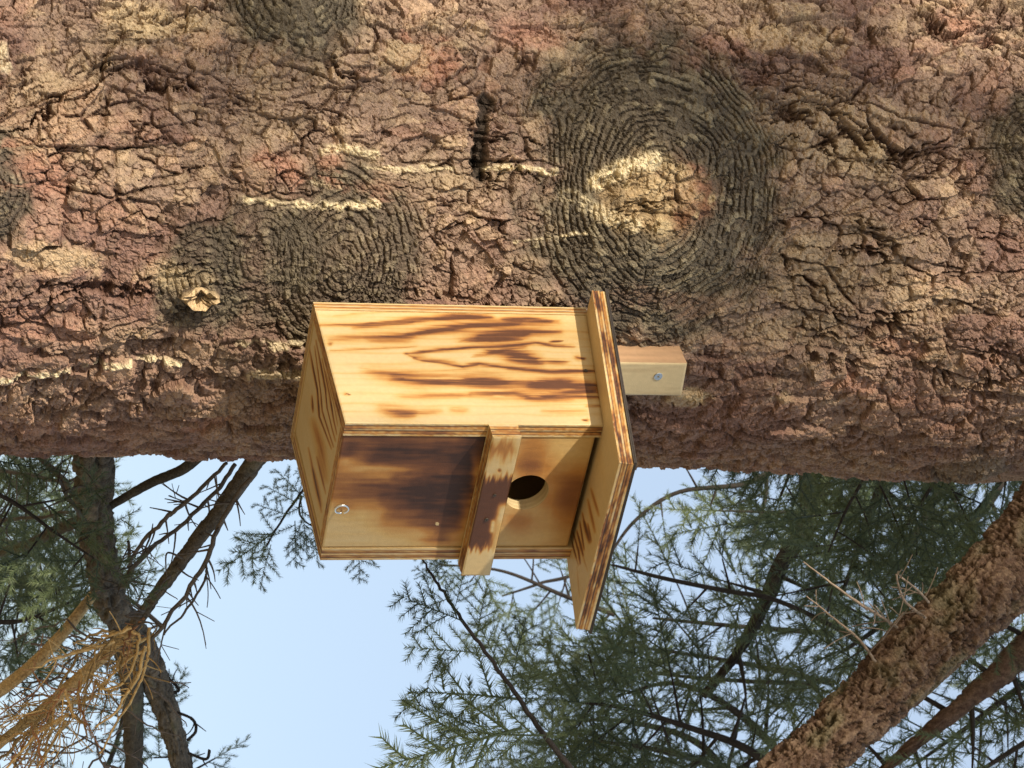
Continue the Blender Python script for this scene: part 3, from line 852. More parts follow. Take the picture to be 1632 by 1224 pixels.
def bottom_color(P, A, B):
    px, py = proj(P)
    cx = (px - 450) * 10.2; cy = (py - 640) * 10.2
    n = fbm(P[:, 1] * 10, P[:, 0] * 80, 4, 41); n2 = fbm(P[:, 1] * 40, P[:, 0] * 500, 3, 42)
    cx = cx + 14 * n
    L = [([(520, -900), (600, -300), (640, 150), (830, 740)], 13, .8), ([(430, -900), (560, -200), (600, 250), (800, 770)], 15, .85), ([(540, -1000), (700, -200), (720, 100), (860, 650)], 14, .85), ([(640, -700), (770, -50), (880, 540)], 12, .8), ([(700, -500), (830, 50), (900, 400)], 9, .6),
         ([(500, 300), (620, 700), (660, 1000), (700, 1300)], 70, .42), ([(480, -100), (500, 180)], 16, .6), ([(420, 750), (520, 1250), (640, 1800)], 20, .62), ([(500, 1100), (640, 1700)], 30, .4), ([(300, 1000), (430, 1600)], 16, .4), ([(560, 900), (700, 1500)], 18, .5)]
    v = strokes(cx, cy, L) * (1 + 0.5 * n2) + 0.04 + 0.06 * n
    return np.clip(v, 0, .9)

def roof_under(P, A, B):
    px, py = proj(P)
    n = fbm(P[:, 1] * 10, P[:, 0] * 80, 4, 51)
    cx = (px - 860) * 6.8 + 10 * n; cy = (py - 840) * 6.8
    L = [([(360, 60), (420, 260), (440, 400)], 12, .8), ([(400, 40), (470, 310)], 12, .85), ([(430, -60), (480, 250)], 12, .8), ([(340, 150), (390, 330)], 11, .75), ([(480, -60), (540, 170)], 20, .8), ([(520, -40), (560, 160)], 12, .6), ([(350, 200), (420, 420)], 8, .55), ([(520, -300), (600, 60)], 16, .5), ([(560, -420), (640, -120)], 14, .45), ([(430, 200), (520, 480)], 8, .3), ([(400, 420), (430, 760)], 8, .28), ([(460, -160), (500, 60)], 10, .6)]
    v = strokes(cx, cy, L) + 0.08 + 0.05 * n
    # bands on the parts the box hides
    v = v + 0.25 * sstep(0.1, 0.5, fbm(P[:, 1] * 6, P[:, 0] * 45, 3, 52)) * (py < 690)
    return np.clip(v, 0, .9)

def bar_color(P, A, B):
    px, py = proj(P)
    n = fbm(P[:, 0] * 40, P[:, 2] * 300, 3, 61); n2 = fbm(P[:, 0] * 90, P[:, 2] * 500, 2, 62)
    t = py + 14 * n + 6 * n2
    v = 0.42 * np.exp(-((t - 716) / 16) ** 2) + 0.80 * sstep(752, 772, t) * (1 - sstep(868, 882, t)) + 0.08
    rel = (P[:, 2] - ZB) / W
    v = v * (1 - 0.75 * sstep(BZ1 - .055, BZ1 - .01, rel + 0.02 * n) * (1 - sstep(735, 765, py) * (1 - sstep(795, 815, py))))
    for q in [([(786, 833), (784, 846)], 4, -.9), ([(802, 812), (798, 826)], 7, -.8)]:
        v = v * (1 + q[2] * np.exp(-(polydist(px, py, q[0]) / q[1]) ** 2))
    v = np.maximum(v, .85 * np.exp(-(np.hypot(px - 771, py - 858) / 4) ** 2))
    v = np.maximum(v, .7 * np.exp(-(np.hypot(px - 796, py - 750) / 3.5) ** 2))
    return np.clip(v, 0, .9)

def generic(seed, base=.1, amp=.8):
    def f(P, A, B):
        n = fbm(A * 3, B * 14, 4, seed); return np.clip(base + amp * sstep(0.05, 0.7, n), 0, .9)
    return f

def zroof(y): return HB + (HF - HB) / D_ * y
BKT = 0.075
# side boards, floor, back board, hinged front, roof, crossbar, mounting batten
panel('side_panel', (bw(0, BKT, 0), bw(0, BKT, zroof(BKT)) , bw(0, D_, HF), bw(0, D_, 0))[::-1], ST * W, side_color, (200, 240), 1, 0.0006)
panel('side_panel', (bw(1, BKT, 0), bw(1, BKT, zroof(BKT)), bw(1, D_, HF), bw(1, D_, 0)), ST * W, generic(2), (40, 60), 2, 0.0005)
panel('back_panel', (bw(0, 0, 0), bw(0, 0, HB), bw(1, 0, HB), bw(1, 0, 0)), BKT * W - 0.0004, generic(3), (40, 60), 3, 0.0005, char=0.0)
panel('floor_panel', (bw(ST + .003, BKT, 0.006), bw(1 - ST - .003, BKT, 0.006), bw(1 - ST - .003, D_ - ST - .005, 0.006), bw(ST + .003, D_ - ST - .005, 0.006)), ST * W, bottom_color, (150, 170), 4, 0.0005)
dy = D_ - 0.006
door = panel('front_panel', (bw(ST + .004, dy, 0.0), bw(1 - ST - .004, dy, 0.0), bw(1 - ST - .004, dy, HF - .030), bw(ST + .004, dy, HF - .030)), ST * W, door_color, (170, 280), 5, 0.0003,
             hole=(bw(0.5, dy, ZH), 0.128 * W))
yf = D_ + OFR
rz = lambda y: zroof(y)
panel('roof', (bw(-ON, yf, rz(yf)), bw(-ON, -OB, rz(-OB)), bw(1 + OF, -OB, rz(-OB)), bw(1 + OF, yf, rz(yf)))[::1], TH * W, roof_under, (150, 130), 6, 0.0005, char=0.55)
felt = panel('roof_top', (bw(-ON - .01, yf + .012, rz(yf) + TH + .018), bw(1 + OF + .03, yf + .012, rz(yf) + TH + .018), bw(1 + OF + .03, -OB, rz(-OB) + TH + .018), bw(-ON - .01, -OB, rz(-OB) + TH + .018)), 0.017 * W,
             lambda P, A, B: np.full(len(P), 1.0), (30, 30), 7, 0, mat=M_FELT)
panel('crossbar', (bw(0, D_ + BT, BZ0), bw(BL, D_ + BT, BZ0), bw(BL, D_ + BT, BZ1), bw(0, D_ + BT, BZ1)), (BT - .002) * W, bar_color, (190, 40), 8, 0.0005, char=0.35)

def batten_color(P, A, B):
    n = fbm(P[:, 2] * 20, P[:, 0] * 200, 4, 71)
    c = np.zeros((len(P), 3), np.float32) + np.array((0.60, 0.46, 0.25), np.float32)
    return mixc(c, (0.44, 0.31, 0.16), sstep(0.0, 0.6, n) * .5)
batten = panel('mounting_batten', (bw(0.41, -.003, 0.25), bw(0.66, -.003, 0.25), bw(0.66, -.003, 2.405), bw(0.41, -.003, 2.385)), 0.046, batten_color, (40, 160), 9, 0.0002, edge_tint=(0.47, 0.29, 0.165))

def disc_screw(parent, c, nrm, r, name='screw', mat=None):
    """countersunk screw head with a cross recess"""
    nrm = np.asarray(nrm, float) / np.linalg.norm(nrm)
    e1 = np.cross(nrm, [0.3, 0.2, 0.9]); e1 /= np.linalg.norm(e1); e2 = np.cross(nrm, e1)
    mb = MB(); k = 16
    a = np.arange(k) * 2 * math.pi / k
    rings = [(1.0, -0.0008), (1.0, 0.0004), (0.92, 0.0007), (0.55, 0.0007)]
    V = [c + nrm * z + r * q * (np.cos(a)[:, None] * e1 + np.sin(a)[:, None] * e2) for q, z in rings]
    star = np.where(np.arange(k) % 4 < 1, 0.5, 0.2)
    V.append(c + nrm * 0.0007 + (r * star)[:, None] * (np.cos(a)[:, None] * e1 + np.sin(a)[:, None] * e2))
    V.append(c - nrm * 0.0006 + (r * star * .8)[:, None] * (np.cos(a)[:, None] * e1 + np.sin(a)[:, None] * e2))
    V.append(np.array([c - nrm * 0.0008]))
    Q = []
    for j in range(5):
        for i in range(k): Q.append([j * k + i, j * k + (i + 1) % k, (j + 1) * k + (i + 1) % k, (j + 1) * k + i])
    T = [[5 * k + i, 5 * k + (i + 1) % k, 6 * k] for i in range(k)]
    mb.add(np.concatenate(V), Q, T)
    return mb.build(name, mat or M_STEEL, parent, False)
disc_screw(batten, bw(0.509, -.003, 2.2186) + np.array([0, -0.0004, 0]), (0, -1, 0), 0.0050)
disc_screw(house, bw(0.60, D_ + BT, 0.885), (0, -1, 0), 0.0022, 'nail', M_NAIL)
disc_screw(house, bw(0.42, D_ + BT, 0.90), (0, -1, 0), 0.0018, 'nail', M_NAIL)
disc_screw(house, bw(0, 0.62, 1.50), (-1, 0, 0), 0.0022, 'nail', M_NAIL)

# closing hook: a bent wire ring with a screw shank
a = np.linspace(0.5, 2 * math.pi + 0.1, 30)
hc = bw(0.56, D_, 0.050) + np.array([0, -0.0105, 0])
ring = np.stack([hc[0] + 0.0062 * np.cos(a), hc[1] - 0.003 * np.sin(a * .5), hc[2] + 0.0068 * np.sin(a)], -1)
mbh = MB()
mbh.tube(ring, np.full(30, 0.0012), 8)
mbh.tube(np.array([ring[-1], ring[-1] + [0.0005, 0.004, 0.001], bw(0.595, D_, 0.052), bw(0.595, D_ - .03, 0.052)]), np.full(4, 0.0012), 8)
mbh.build('hook', M_STEEL, house)

# ------------------------------------------------------------------ limbs, dead twigs and needles of the big spruce
# rows are photo pixel x, y, distance from the lens, width in pixels
R5 = random.Random(5)
l1 = limb(big_tree, [(152, 640, 3.30, 62), (150, 725, 3.36, 59), (149, 800, 3.42, 55), (158, 880, 3.50, 50), (178, 960, 3.6, 48), (214, 1015, 3.7, 46), (250, 1090, 3.85, 38), (285, 1200, 4.0, 32), (320, 1330, 4.2, 26)], PAL_MID, 220, 56, 1.3, 3)
l1b = limb(big_tree, [(190, 985, 3.66, 40), (208, 1080, 3.8, 36), (212, 1160, 3.95, 30), (214, 1300, 4.1, 24)], PAL_DARK, 80, 24, 0.8, 4)
l2 = limb(big_tree, [(470, 660, 3.30, 30), (405, 738, 3.34, 28), (330, 840, 3.38, 24), (262, 930, 3.40, 21), (213, 1000, 3.42, 19)], PAL_MID, 120, 24, 0.8, 5)
l2b = limb(big_tree, [(213, 1000, 3.42, 20), (160, 1050, 3.42, 20), (115, 1090, 3.42, 20), (50, 1145, 3.42, 17), (-60, 1230, 3.42, 15)], PAL_TAN_SUN, 120, 24, 0.35, 6, 'dead_limb')  # sunlit stretch of the same limb, its light painted by the tan palette
l6 = limb(big_tree, [(150, 945, 3.56, 15), (100, 1010, 3.52, 19), (40, 1070, 3.5, 20), (-40, 1130, 3.5, 20)], PAL_TAN_SUN, 90, 20, 0.25, 7, 'dead_limb')  # dead wood, sunlight painted into its tan as well
l3 = limb(big_tree, [(350, 690, 3.4, 18), (300, 742, 3.4, 17), (240, 770, 3.42, 15), (182, 803, 3.44, 13), (150, 825, 3.46, 10)], PAL_DARK, 60, 16, 0.5, 8)
l3b = limb(big_tree, [(140, 825, 3.5, 20), (90, 845, 3.6, 18), (40, 870, 3.7, 16), (-40, 890, 3.8, 14)], PAL_DARK, 60, 16, 0.5, 9)
dark_paths = [
    ([(362, 735, 3.4, 6), (300, 800, 3.42, 7), (240, 850, 3.45, 7), (205, 905, 3.5, 5)], 14),
    ([(375, 740, 3.42, 7), (330, 800, 3.45, 7), (265, 855, 3.48, 7), (210, 905, 3.5, 8), (205, 925, 3.5, 6), (185, 940, 3.5, 4)], 16),
    ([(400, 760, 3.32, 8), (355, 830, 3.33, 8), (330, 890, 3.34, 8), (290, 960, 3.36, 7), (240, 1020, 3.38, 6), (215, 1045, 3.4, 4)], 18),
    ([(330, 900, 3.33, 4), (326, 925, 3.33, 4), (300, 970, 3.33, 4), (262, 1010, 3.33, 3)], 3),
    ([(165, 790, 3.3, 6), (130, 775, 3.28, 5), (104, 783, 3.26, 4)], 3), ([(135, 830, 3.32, 7), (108, 792, 3.28, 7), (92, 762, 3.25, 4)], 3),
    ([(205, 860, 3.5, 5), (208, 920, 3.5, 6), (190, 940, 3.5, 5)], 4), ([(60, 725, 3.8, 9), (100, 765, 3.8, 11), (130, 800, 3.75, 13)], 6),
    ([(-20, 745, 3.8, 6), (60, 760, 3.8, 6), (110, 775, 3.8, 5)], 8), ([(-20, 830, 3.9, 7), (60, 825, 3.8, 6), (118, 815, 3.7, 5)], 8)]
for i, (p, nside) in enumerate(dark_paths):
    twig(l2, p, C_GREY * (0.9 if i % 2 else 1.25), side=int(nside * 1.3), side_len=(0.012, 0.06), seed=i, kink=0.0012)
# stubs of broken side twigs along the limb
for i in range(9):
    f = R5.random(); x = 400 - 190 * f; y = 740 + 262 * f
    twig(l2, [(x, y, 3.37, 4), (x + R5.uniform(-26, 30), y + R5.uniform(-16, 20), 3.35, 3), (x + R5.uniform(-50, 40), y + R5.uniform(-30, 40), 3.34, 1.5)], C_GREY * 1.2, seed=50 + i)
# tangle of dead twigs, sunlight put into their tan and orange
for i in range(56):
    f = R5.random() ** 0.8
    x0 = 236 - 215 * f + R5.gauss(0, 12); y0 = 985 + 190 * f + R5.gauss(0, 14)
    a = math.radians(R5.gauss(126, 30))
    l = R5.uniform(50, 170)
    z = 3.40 + R5.uniform(-0.10, 0.12)
    dx, dy = math.cos(a), math.sin(a)
    b = R5.gauss(0, 0.07) * l
    w = R5.choice([6, 4.5, 3.5, 3, 2.5, 2.5])
    pts = [(x0, y0, z, w), (x0 + dx * l * .35 - dy * b, y0 + dy * l * .35 + dx * b, z - .01, w * .9), (x0 + dx * l * .7 - dy * b * .8, y0 + dy * l * .7 + dx * b * .8, z - .03, w * .75), (x0 + dx * l + R5.gauss(0, 8), y0 + dy * l, z - .05, w * .4)]
    c = C_TAN_SUN * R5.uniform(0.35, 1.25) if R5.random() < 0.72 else np.array((0.46, 0.22, 0.10)) * R5.uniform(.8, 1.1)
    twig(l2b, pts, c, side=R5.randint(3, 9), side_len=(0.01, 0.05), seed=100 + i, kink=0.0012)
for i, p in enumerate([[(238, 1000), (236, 1040), (233, 1060), (215, 1105), (190, 1150), (160, 1200)], [(232, 1030), (222, 1075), (200, 1110), (178, 1140), (150, 1160)], [(212, 1005), (222, 1020), (212, 1060), (195, 1090), (160, 1100)], [(210, 1000), (180, 1012), (160, 1015)], [(235, 1035), (205, 1050), (170, 1085), (150, 1100)], [(105, 1100), (112, 1130), (125, 1150)], [(110, 1140), (60, 1170), (10, 1224)], [(105, 1150), (75, 1200), (60, 1240)], [(150, 1085), (170, 1100), (190, 1098)], [(95, 1150), (50, 1165), (20, 1170)]]):
    n_ = len(p)
    twig(l2b, [(x, y, 3.37 - 0.02 * (i % 4), 5.6 - 3 * k / n_) for k, (x, y) in enumerate(p)], C_TAN_SUN * R5.uniform(0.8, 1.3), side=7, side_len=(0.01, 0.04), seed=200 + i, kink=0.0008)
# thin grey twigs crossing the lower corner
for i in range(30):
    x0 = R5.uniform(-20, 200); y0 = R5.uniform(1000, 1224); a = math.radians(R5.choice([R5.gauss(35, 25), R5.gauss(150, 25)])); l = R5.uniform(60, 170); z = R5.uniform(3.45, 3.9)
    twig(l2b, [(x0, y0, z, 4), (x0 + l * .5 * math.cos(a), y0 + l * .5 * math.sin(a) + R5.gauss(0, 12), z, 3), (x0 + l * math.cos(a), y0 + l * math.sin(a) + R5.gauss(0, 18), z, 1.6)], np.array((0.16, 0.125, 0.10)), side=3, side_len=(0.01, 0.05), seed=300 + i, kink=0.0025)
# little curls on the far limb
for i, p in enumerate([[(262, 1105), (285, 1100), (268, 1080)], [(265, 1130), (305, 1145), (312, 1165), (298, 1180)], [(300, 1200), (328, 1210), (334, 1195)], [(255, 1075), (240, 1050), (236, 1065)]]):
    twig(l1, [(x, y, 3.9, 5) for x, y in p], C_DARK, side=3, side_len=(0.01, 0.03), seed=400 + i)

# --- big drooping limb at the picture's right
r1 = limb(big_tree, [(1760, 700, 3.10, 150), (1660, 850, 3.05, 135), (1580, 935, 3.02, 122), (1480, 1025, 3.0, 108), (1380, 1125, 2.98, 98), (1255, 1240, 2.95, 88), (1120, 1360, 2.92, 80)], PAL_RED, 520, 130, 1.3, 11, detail=2.4)
for i, p in enumerate([[(1430, 1000, 2.98, 7), (1400, 980, 2.96, 7), (1360, 955, 2.94, 6), (1280, 895, 2.92, 3)], [(1475, 985, 2.96, 7), (1440, 955, 2.94, 6), (1428, 915, 2.92, 4)], [(1405, 1020, 2.96, 6), (1420, 1000, 2.94, 5), (1440, 975, 2.92, 4)], [(1480, 960, 2.96, 7), (1462, 940, 2.94, 6), (1436, 920, 2.92, 5)], [(1395, 1055, 2.96, 7), (1370, 1020, 2.95, 6), (1335, 990, 2.95, 5), (1285, 950, 2.95, 3)]]):
    twig(r1, [(x, y, z, w * .7) for x, y, z, w in p], np.array((0.22, 0.165, 0.12)), side=6, side_len=(0.01, 0.04), seed=500 + i)

def bough(parent, pts, col, kind, nsec, seclen, spl, seed, droop=0.35, nspr=5, dirs=None, spread=70, tip=True, thin=0.0):
    """leafy bough: stem, side branchlets and needle sprays along them (lengths in metres)"""
    rn = random.Random(seed)
    P, r = PX(pts)
    C = smooth_path(P, 40); rr = smooth_path(r[:, None], 40)[:, 0]
    mb = MB()
    thick = r.max() > 0.012
    main = bark_limb('limb', parent, P, r, PAL_BLACK if r.max() < 0.018 else PAL_BROWN, 120, 28, 0.9, seed) if thick else None
    if not thick: mb.tube(C, rr, 7, np.repeat((np.array(col) * np.array([[rn.uniform(.8, 1.2)] for _ in range(40)])), 7, 0))
    T, N, B = frames(C)
    jobs = []
    for i in range(nsec):
        f = (i + rn.random()) / nsec * 0.92 + 0.06
        j = min(38, int(f * 39))
        a = math.radians(rn.gauss(spread, 12)) * (1 if i % 2 else -1)
        sidev = np.cross(T[j], -FWD); sidev /= np.linalg.norm(sidev)
        d = T[j] * math.cos(a) + sidev * math.sin(a) + FWD * rn.gauss(0, .3) + np.array([0, 0, -droop])
        d /= np.linalg.norm(d)
        l = seclen * rn.uniform(0.6, 1.15) * (1.1 - 0.55 * f)
        t = np.linspace(0, 1, 10)[:, None]
        c2_ = C[j] + d * l * t + np.array([0, 0, -droop * 0.5]) * l * t * t
        if thick:
            m1 = MB(); m1.tube(c2_, np.linspace(min(rr[j] * .6, .005), 0.0013, 10), 5, np.array(col) * rn.uniform(.7, 1.1)); m1.build('twig', M_TWIG, main)
        else: mb.tube(c2_, np.linspace(min(rr[j] * .6, .005), 0.0013, 10), 5, np.array(col) * rn.uniform(.7, 1.1))
        for k in range(nspr):
            g = (k + rn.random()) / nspr
            A = c2_[min(9, int(g * 9))]
            b = math.radians(rn.gauss(48, 14)) * (1 if k % 2 else -1)
            s2 = np.cross(d, -FWD); s2 /= np.linalg.norm(s2)
            dd = d * math.cos(b) + s2 * math.sin(b) + FWD * rn.gauss(0, .45) + np.array([0, 0, -droop * .5])
            dd /= np.linalg.norm(dd)
            jobs.append((A, A + dd * spl * rn.uniform(.65, 1.2)))
        jobs.append((c2_[-2], c2_[-2] + (d + np.array([0, 0, -droop * .6])) * spl))
    if tip: jobs.append((C[-2], C[-2] + T[-2] * spl))
    st = main if thick else mb.build('branch', M_TWIG, parent)
    for A, B_ in jobs:
        if kind == 'full' and rn.random() < thin: continue
        spray_between(st, kind if rn.random() < .8 else 'sparse', A, B_, rn.gauss(0, .5), rn)
    return st

# the leafy twig hanging in front of the sky, needle by needle
tw = big_tree
cen = twig(big_tree, [(960, 1290, 3.5, 12), (868, 1172, 3.5, 9), (800, 1075, 3.5, 7), (745, 1000, 3.5, 6), (700, 935, 3.5, 5), (672, 890, 3.5, 3)], C_DARK * 1.1, 'branch', side=0, seed=600)
CENTRE = [((868, 1172), (700, 1172), 'sparse'), ((832, 1160), (595, 1224), 'full'), ((790, 1160), (690, 1180), 'sparse'), ((766, 1158), (640, 1115), 'sparse'), ((830, 1115), (652, 1092), 'full'), ((760, 1040), (645, 1030), 'full'), ((720, 1045), (690, 1065), 'sparse'), ((738, 990), (628, 945), 'full'), ((712, 955), (655, 975), 'sparse'), ((690, 925), (660, 905), 'sparse'),
          ((815, 1085), (838, 985), 'full'), ((835, 1130), (852, 1040), 'sparse'), ((800, 1070), (760, 985), 'full'), ((760, 1015), (772, 930), 'full'), ((726, 965), (742, 905), 'full'), ((700, 930), (690, 885), 'full'), ((690, 915), (720, 880), 'full'), ((880, 1190), (880, 1090), 'full'), ((868, 1180), (905, 1120), 'full'), ((845, 1160), (770, 1230), 'full'), ((880, 1200), (800, 1240), 'full'), ((700, 1190), (620, 1250), 'full')]
for i, (a_, b_, k_) in enumerate(CENTRE):
    z = 3.5 + R5.uniform(-.04, .04)
    spray_between(cen, 'full', pt(*a_, z), pt(*b_, z + R5.uniform(-.03, .03)), R5.gauss(0, .25), R5)
# tufts beside and below the box
tuf = twig(big_tree, [(560, 700, 3.9, 6), (500, 760, 3.9, 5), (455, 820, 3.9, 4), (425, 870, 3.9, 3)], C_DARK, 'branch', side=2, seed=601)
for i, (a_, b_) in enumerate([((440, 845), (352, 915)), ((432, 868), (410, 938)), ((446, 850), (375, 872)), ((455, 820), (405, 800)), ((470, 800), (420, 770)), ((480, 790), (440, 745)), ((480, 800), (490, 880)), ((500, 840), (505, 905)), ((470, 830), (472, 905)), ((572, 860), (572, 930)), ((500, 760), (470, 750)), ((500, 770), (520, 850)), ((485, 850), (455, 880))]):
    z = 3.9 + R5.uniform(-.1, .1)
    spray_between(tuf, 'full', pt(*a_, z), pt(*b_, z), R5.gauss(0, .3), R5)
twig(tuf, [(480, 790, 3.9, 4), (485, 830, 3.9, 3), (572, 870, 3.9, 2)], C_DARK, side=1, seed=602)

# ------------------------------------------------------------------ neighbouring spruces behind
def neighbour(label, px, z, r, h, seed, name='spruce_tree'):
    q = pt(px[0], px[1], z)
    base = np.array([q[0], q[1], 0.0])
    t = thing(name, label, 'tree', base, 'spruces standing behind')
    zz = np.linspace(-0.2, h, 30)
    P = np.stack([base[0] + 0.06 * np.sin(zz * .6 + seed), base[1] + 0.06 * np.cos(zz * .5 + seed), zz], -1)
    bark_limb('trunk', t, P, np.interp(zz, [-.2, 0.4, h], [r * 1.5, r, r * .12]), PAL_OLIVE, 160, 40, 1.0, seed)
    return t, base

# one stands hidden behind the big trunk and reaches out to the right of it, one outside the picture's lower corner
nb1, b1 = neighbour('spruce hidden behind the big trunk, only its drooping green boughs showing by the roof', (816, 330), 6.2, 0.16, 11.0, 21)
nb2, b2 = neighbour('spruce beyond the dead twigs, its dark needles filling the low corner', (60, 1560), 6.0, 0.14, 10.0, 22)

nb3, b3 = neighbour('spruce off beyond the drooping scaly limb, its thick needles massed below the roof', (1500, 1700), 6.4, 0.15, 10.0, 23)

# boughs of the hidden neighbour (dark branch arcs, dense curtains of needles)
G = C_DARK
BOUGHS = [
 ([(1420, 680, 4.2, 9), (1390, 740, 4.2, 7), (1350, 810, 4.2, 5), (1320, 880, 4.2, 3)], 'full', 8, 0.12, 0.13, 0.2, 3),
 ([(1540, 680, 4.3, 9), (1500, 750, 4.3, 7), (1450, 830, 4.3, 5), (1400, 900, 4.3, 3)], 'full', 8, 0.12, 0.13, 0.2, 3),
 ([(1640, 690, 4.4, 9), (1600, 760, 4.4, 7), (1550, 820, 4.4, 5)], 'full', 6, 0.10, 0.13, 0.2, 3),
 ([(1280, 690, 4.5, 8), (1260, 750, 4.5, 6), (1240, 800, 4.5, 4)], 'full', 4, 0.06, 0.10, 0.2, 2),
 ([(1300, 640, 4.9, 30), (1290, 745, 4.9, 29), (1284, 830, 4.85, 27), (1245, 900, 4.8, 26), (1215, 970, 4.75, 22), (1172, 1045, 4.7, 17), (1120, 1110, 4.7, 12)], 'sparse', 5, 0.16, 0.13, 0.25, 1),
 ([(1330, 690, 5.0, 18), (1260, 730, 5.0, 14), (1190, 770, 4.9, 9), (1080, 785, 4.9, 7), (1010, 832, 4.9, 6), (965, 895, 4.9, 4)], 'hang', 6, 0.07, 0.08, 0.05, 0),
 ([(1420, 1060, 4.6, 8), (1330, 1000, 4.6, 8), (1232, 955, 4.6, 8), (1160, 942, 4.6, 8), (1060, 922, 4.6, 7), (975, 900, 4.6, 4)], 'hang', 6, 0.09, 0.08, 0.05, 0),
 ([(1430, 690, 4.6, 18), (1400, 780, 4.6, 14), (1370, 870, 4.6, 10), (1340, 950, 4.6, 6)], 'full', 8, 0.17, 0.15, 0.25, 3),
 ([(1520, 690, 4.9, 18), (1500, 770, 4.9, 14), (1460, 850, 4.9, 10), (1420, 930, 4.9, 6)], 'full', 8, 0.17, 0.16, 0.25, 3),
 ([(1620, 690, 5.1, 18), (1590, 780, 5.1, 14), (1540, 850, 5.1, 10), (1500, 930, 5.1, 6)], 'full', 7, 0.17, 0.16, 0.25, 3),
 ([(1340, 700, 5.3, 14), (1310, 780, 5.3, 11), (1290, 860, 5.3, 8), (1300, 930, 5.3, 5)], 'full', 7, 0.15, 0.16, 0.25, 3),
 ([(1440, 960, 4.7, 12), (1400, 1000, 4.7, 9), (1340, 1040, 4.7, 6)], 'sparse', 4, 0.13, 0.13, 0.3, 2),
 ([(1330, 1090, 5.2, 10), (1200, 1060, 5.2, 8), (1080, 1040, 5.2, 6), (1000, 1030, 5.2, 4)], 'hang', 6, 0.13, 0.17, 0.2, 1),
 ([(1330, 1010, 5.4, 10), (1200, 1000, 5.4, 8), (1090, 990, 5.4, 6), (1040, 985, 5.4, 4)], 'hang', 5, 0.12, 0.17, 0.2, 1),
 ([(1220, 720, 5.2, 9), (1220, 790, 5.2, 7), (1200, 850, 5.2, 5)], 'sparse', 4, 0.10, 0.10, 0.2, 2),
 ([(1000, 760, 6.0, 8), (930, 900, 6.0, 7), (860, 930, 6.0, 5), (800, 950, 6.0, 3)], 'full', 5, 0.09, 0.12, 0.1, 2),
 ([(980, 980, 5.6, 8), (900, 950, 5.6, 7), (800, 910, 5.6, 5), (700, 900, 5.6, 3)], 'full', 6, 0.07, 0.10, 0.1, 2),
]
for i, (p, k, ns, sl_, spl, dr, nsp) in enumerate(BOUGHS):
    bough(nb1, p, G * (1.0 if k == 'full' else 1.2), k, ns, sl_, spl, 700 + i, dr, nsp, thin=0.42)
LOW = [
 ([(1330, 1300, 4.4, 18), (1200, 1200, 4.4, 14), (1100, 1160, 4.4, 10), (1000, 1130, 4.4, 7), (930, 1120, 4.4, 4)], 'full', 11, 0.13, 0.14, 0.1, 3),
 ([(1230, 1300, 4.7, 16), (1130, 1220, 4.7, 12), (1020, 1190, 4.7, 8), (930, 1180, 4.7, 5)], 'full', 11, 0.13, 0.15, 0.1, 3),
 ([(1300, 1260, 5.0, 16), (1180, 1140, 5.0, 12), (1080, 1090, 5.0, 8), (1000, 1105, 5.0, 5)], 'full', 7, 0.11, 0.13, 0.1, 2),
 ([(1200, 1300, 5.3, 16), (1120, 1190, 5.3, 12), (1000, 1150, 5.3, 8), (900, 1150, 5.3, 5)], 'full', 9, 0.14, 0.16, 0.1, 3),
 ([(1300, 1090, 5.0, 9), (1180, 1085, 5.0, 7), (1060, 1075, 5.0, 5), (980, 1060, 5.0, 3)], 'hang', 5, 0.12, 0.17, 0.2, 1),
 ([(1720, 960, 4.2, 48), (1640, 1030, 4.2, 44), (1580, 1085, 4.2, 38), (1500, 1150, 4.2, 26), (1400, 1235, 4.2, 14), (1330, 1300, 4.2, 6)], 'full', 9, 0.15, 0.15, 0.2, 3),
 ([(1700, 1050, 4.8, 16), (1620, 1100, 4.8, 12), (1540, 1160, 4.8, 8), (1470, 1210, 4.8, 5)], 'full', 7, 0.15, 0.15, 0.2, 3),
 ([(1700, 1150, 4.6, 14), (1640, 1180, 4.6, 10), (1560, 1230, 4.6, 7)], 'sparse', 4, 0.13, 0.14, 0.2, 2),
 ([(1700, 900, 5.4, 14), (1650, 980, 5.4, 10), (1600, 1040, 5.4, 7)], 'full', 5, 0.15, 0.15, 0.2, 3),
]
for i, (p, k, ns, sl_, spl, dr, nsp) in enumerate(LOW):
    bough(nb3, p, G * (1.0 if k == 'full' else 1.2), k, ns, sl_, spl, 800 + i, dr, nsp, thin=0.30)
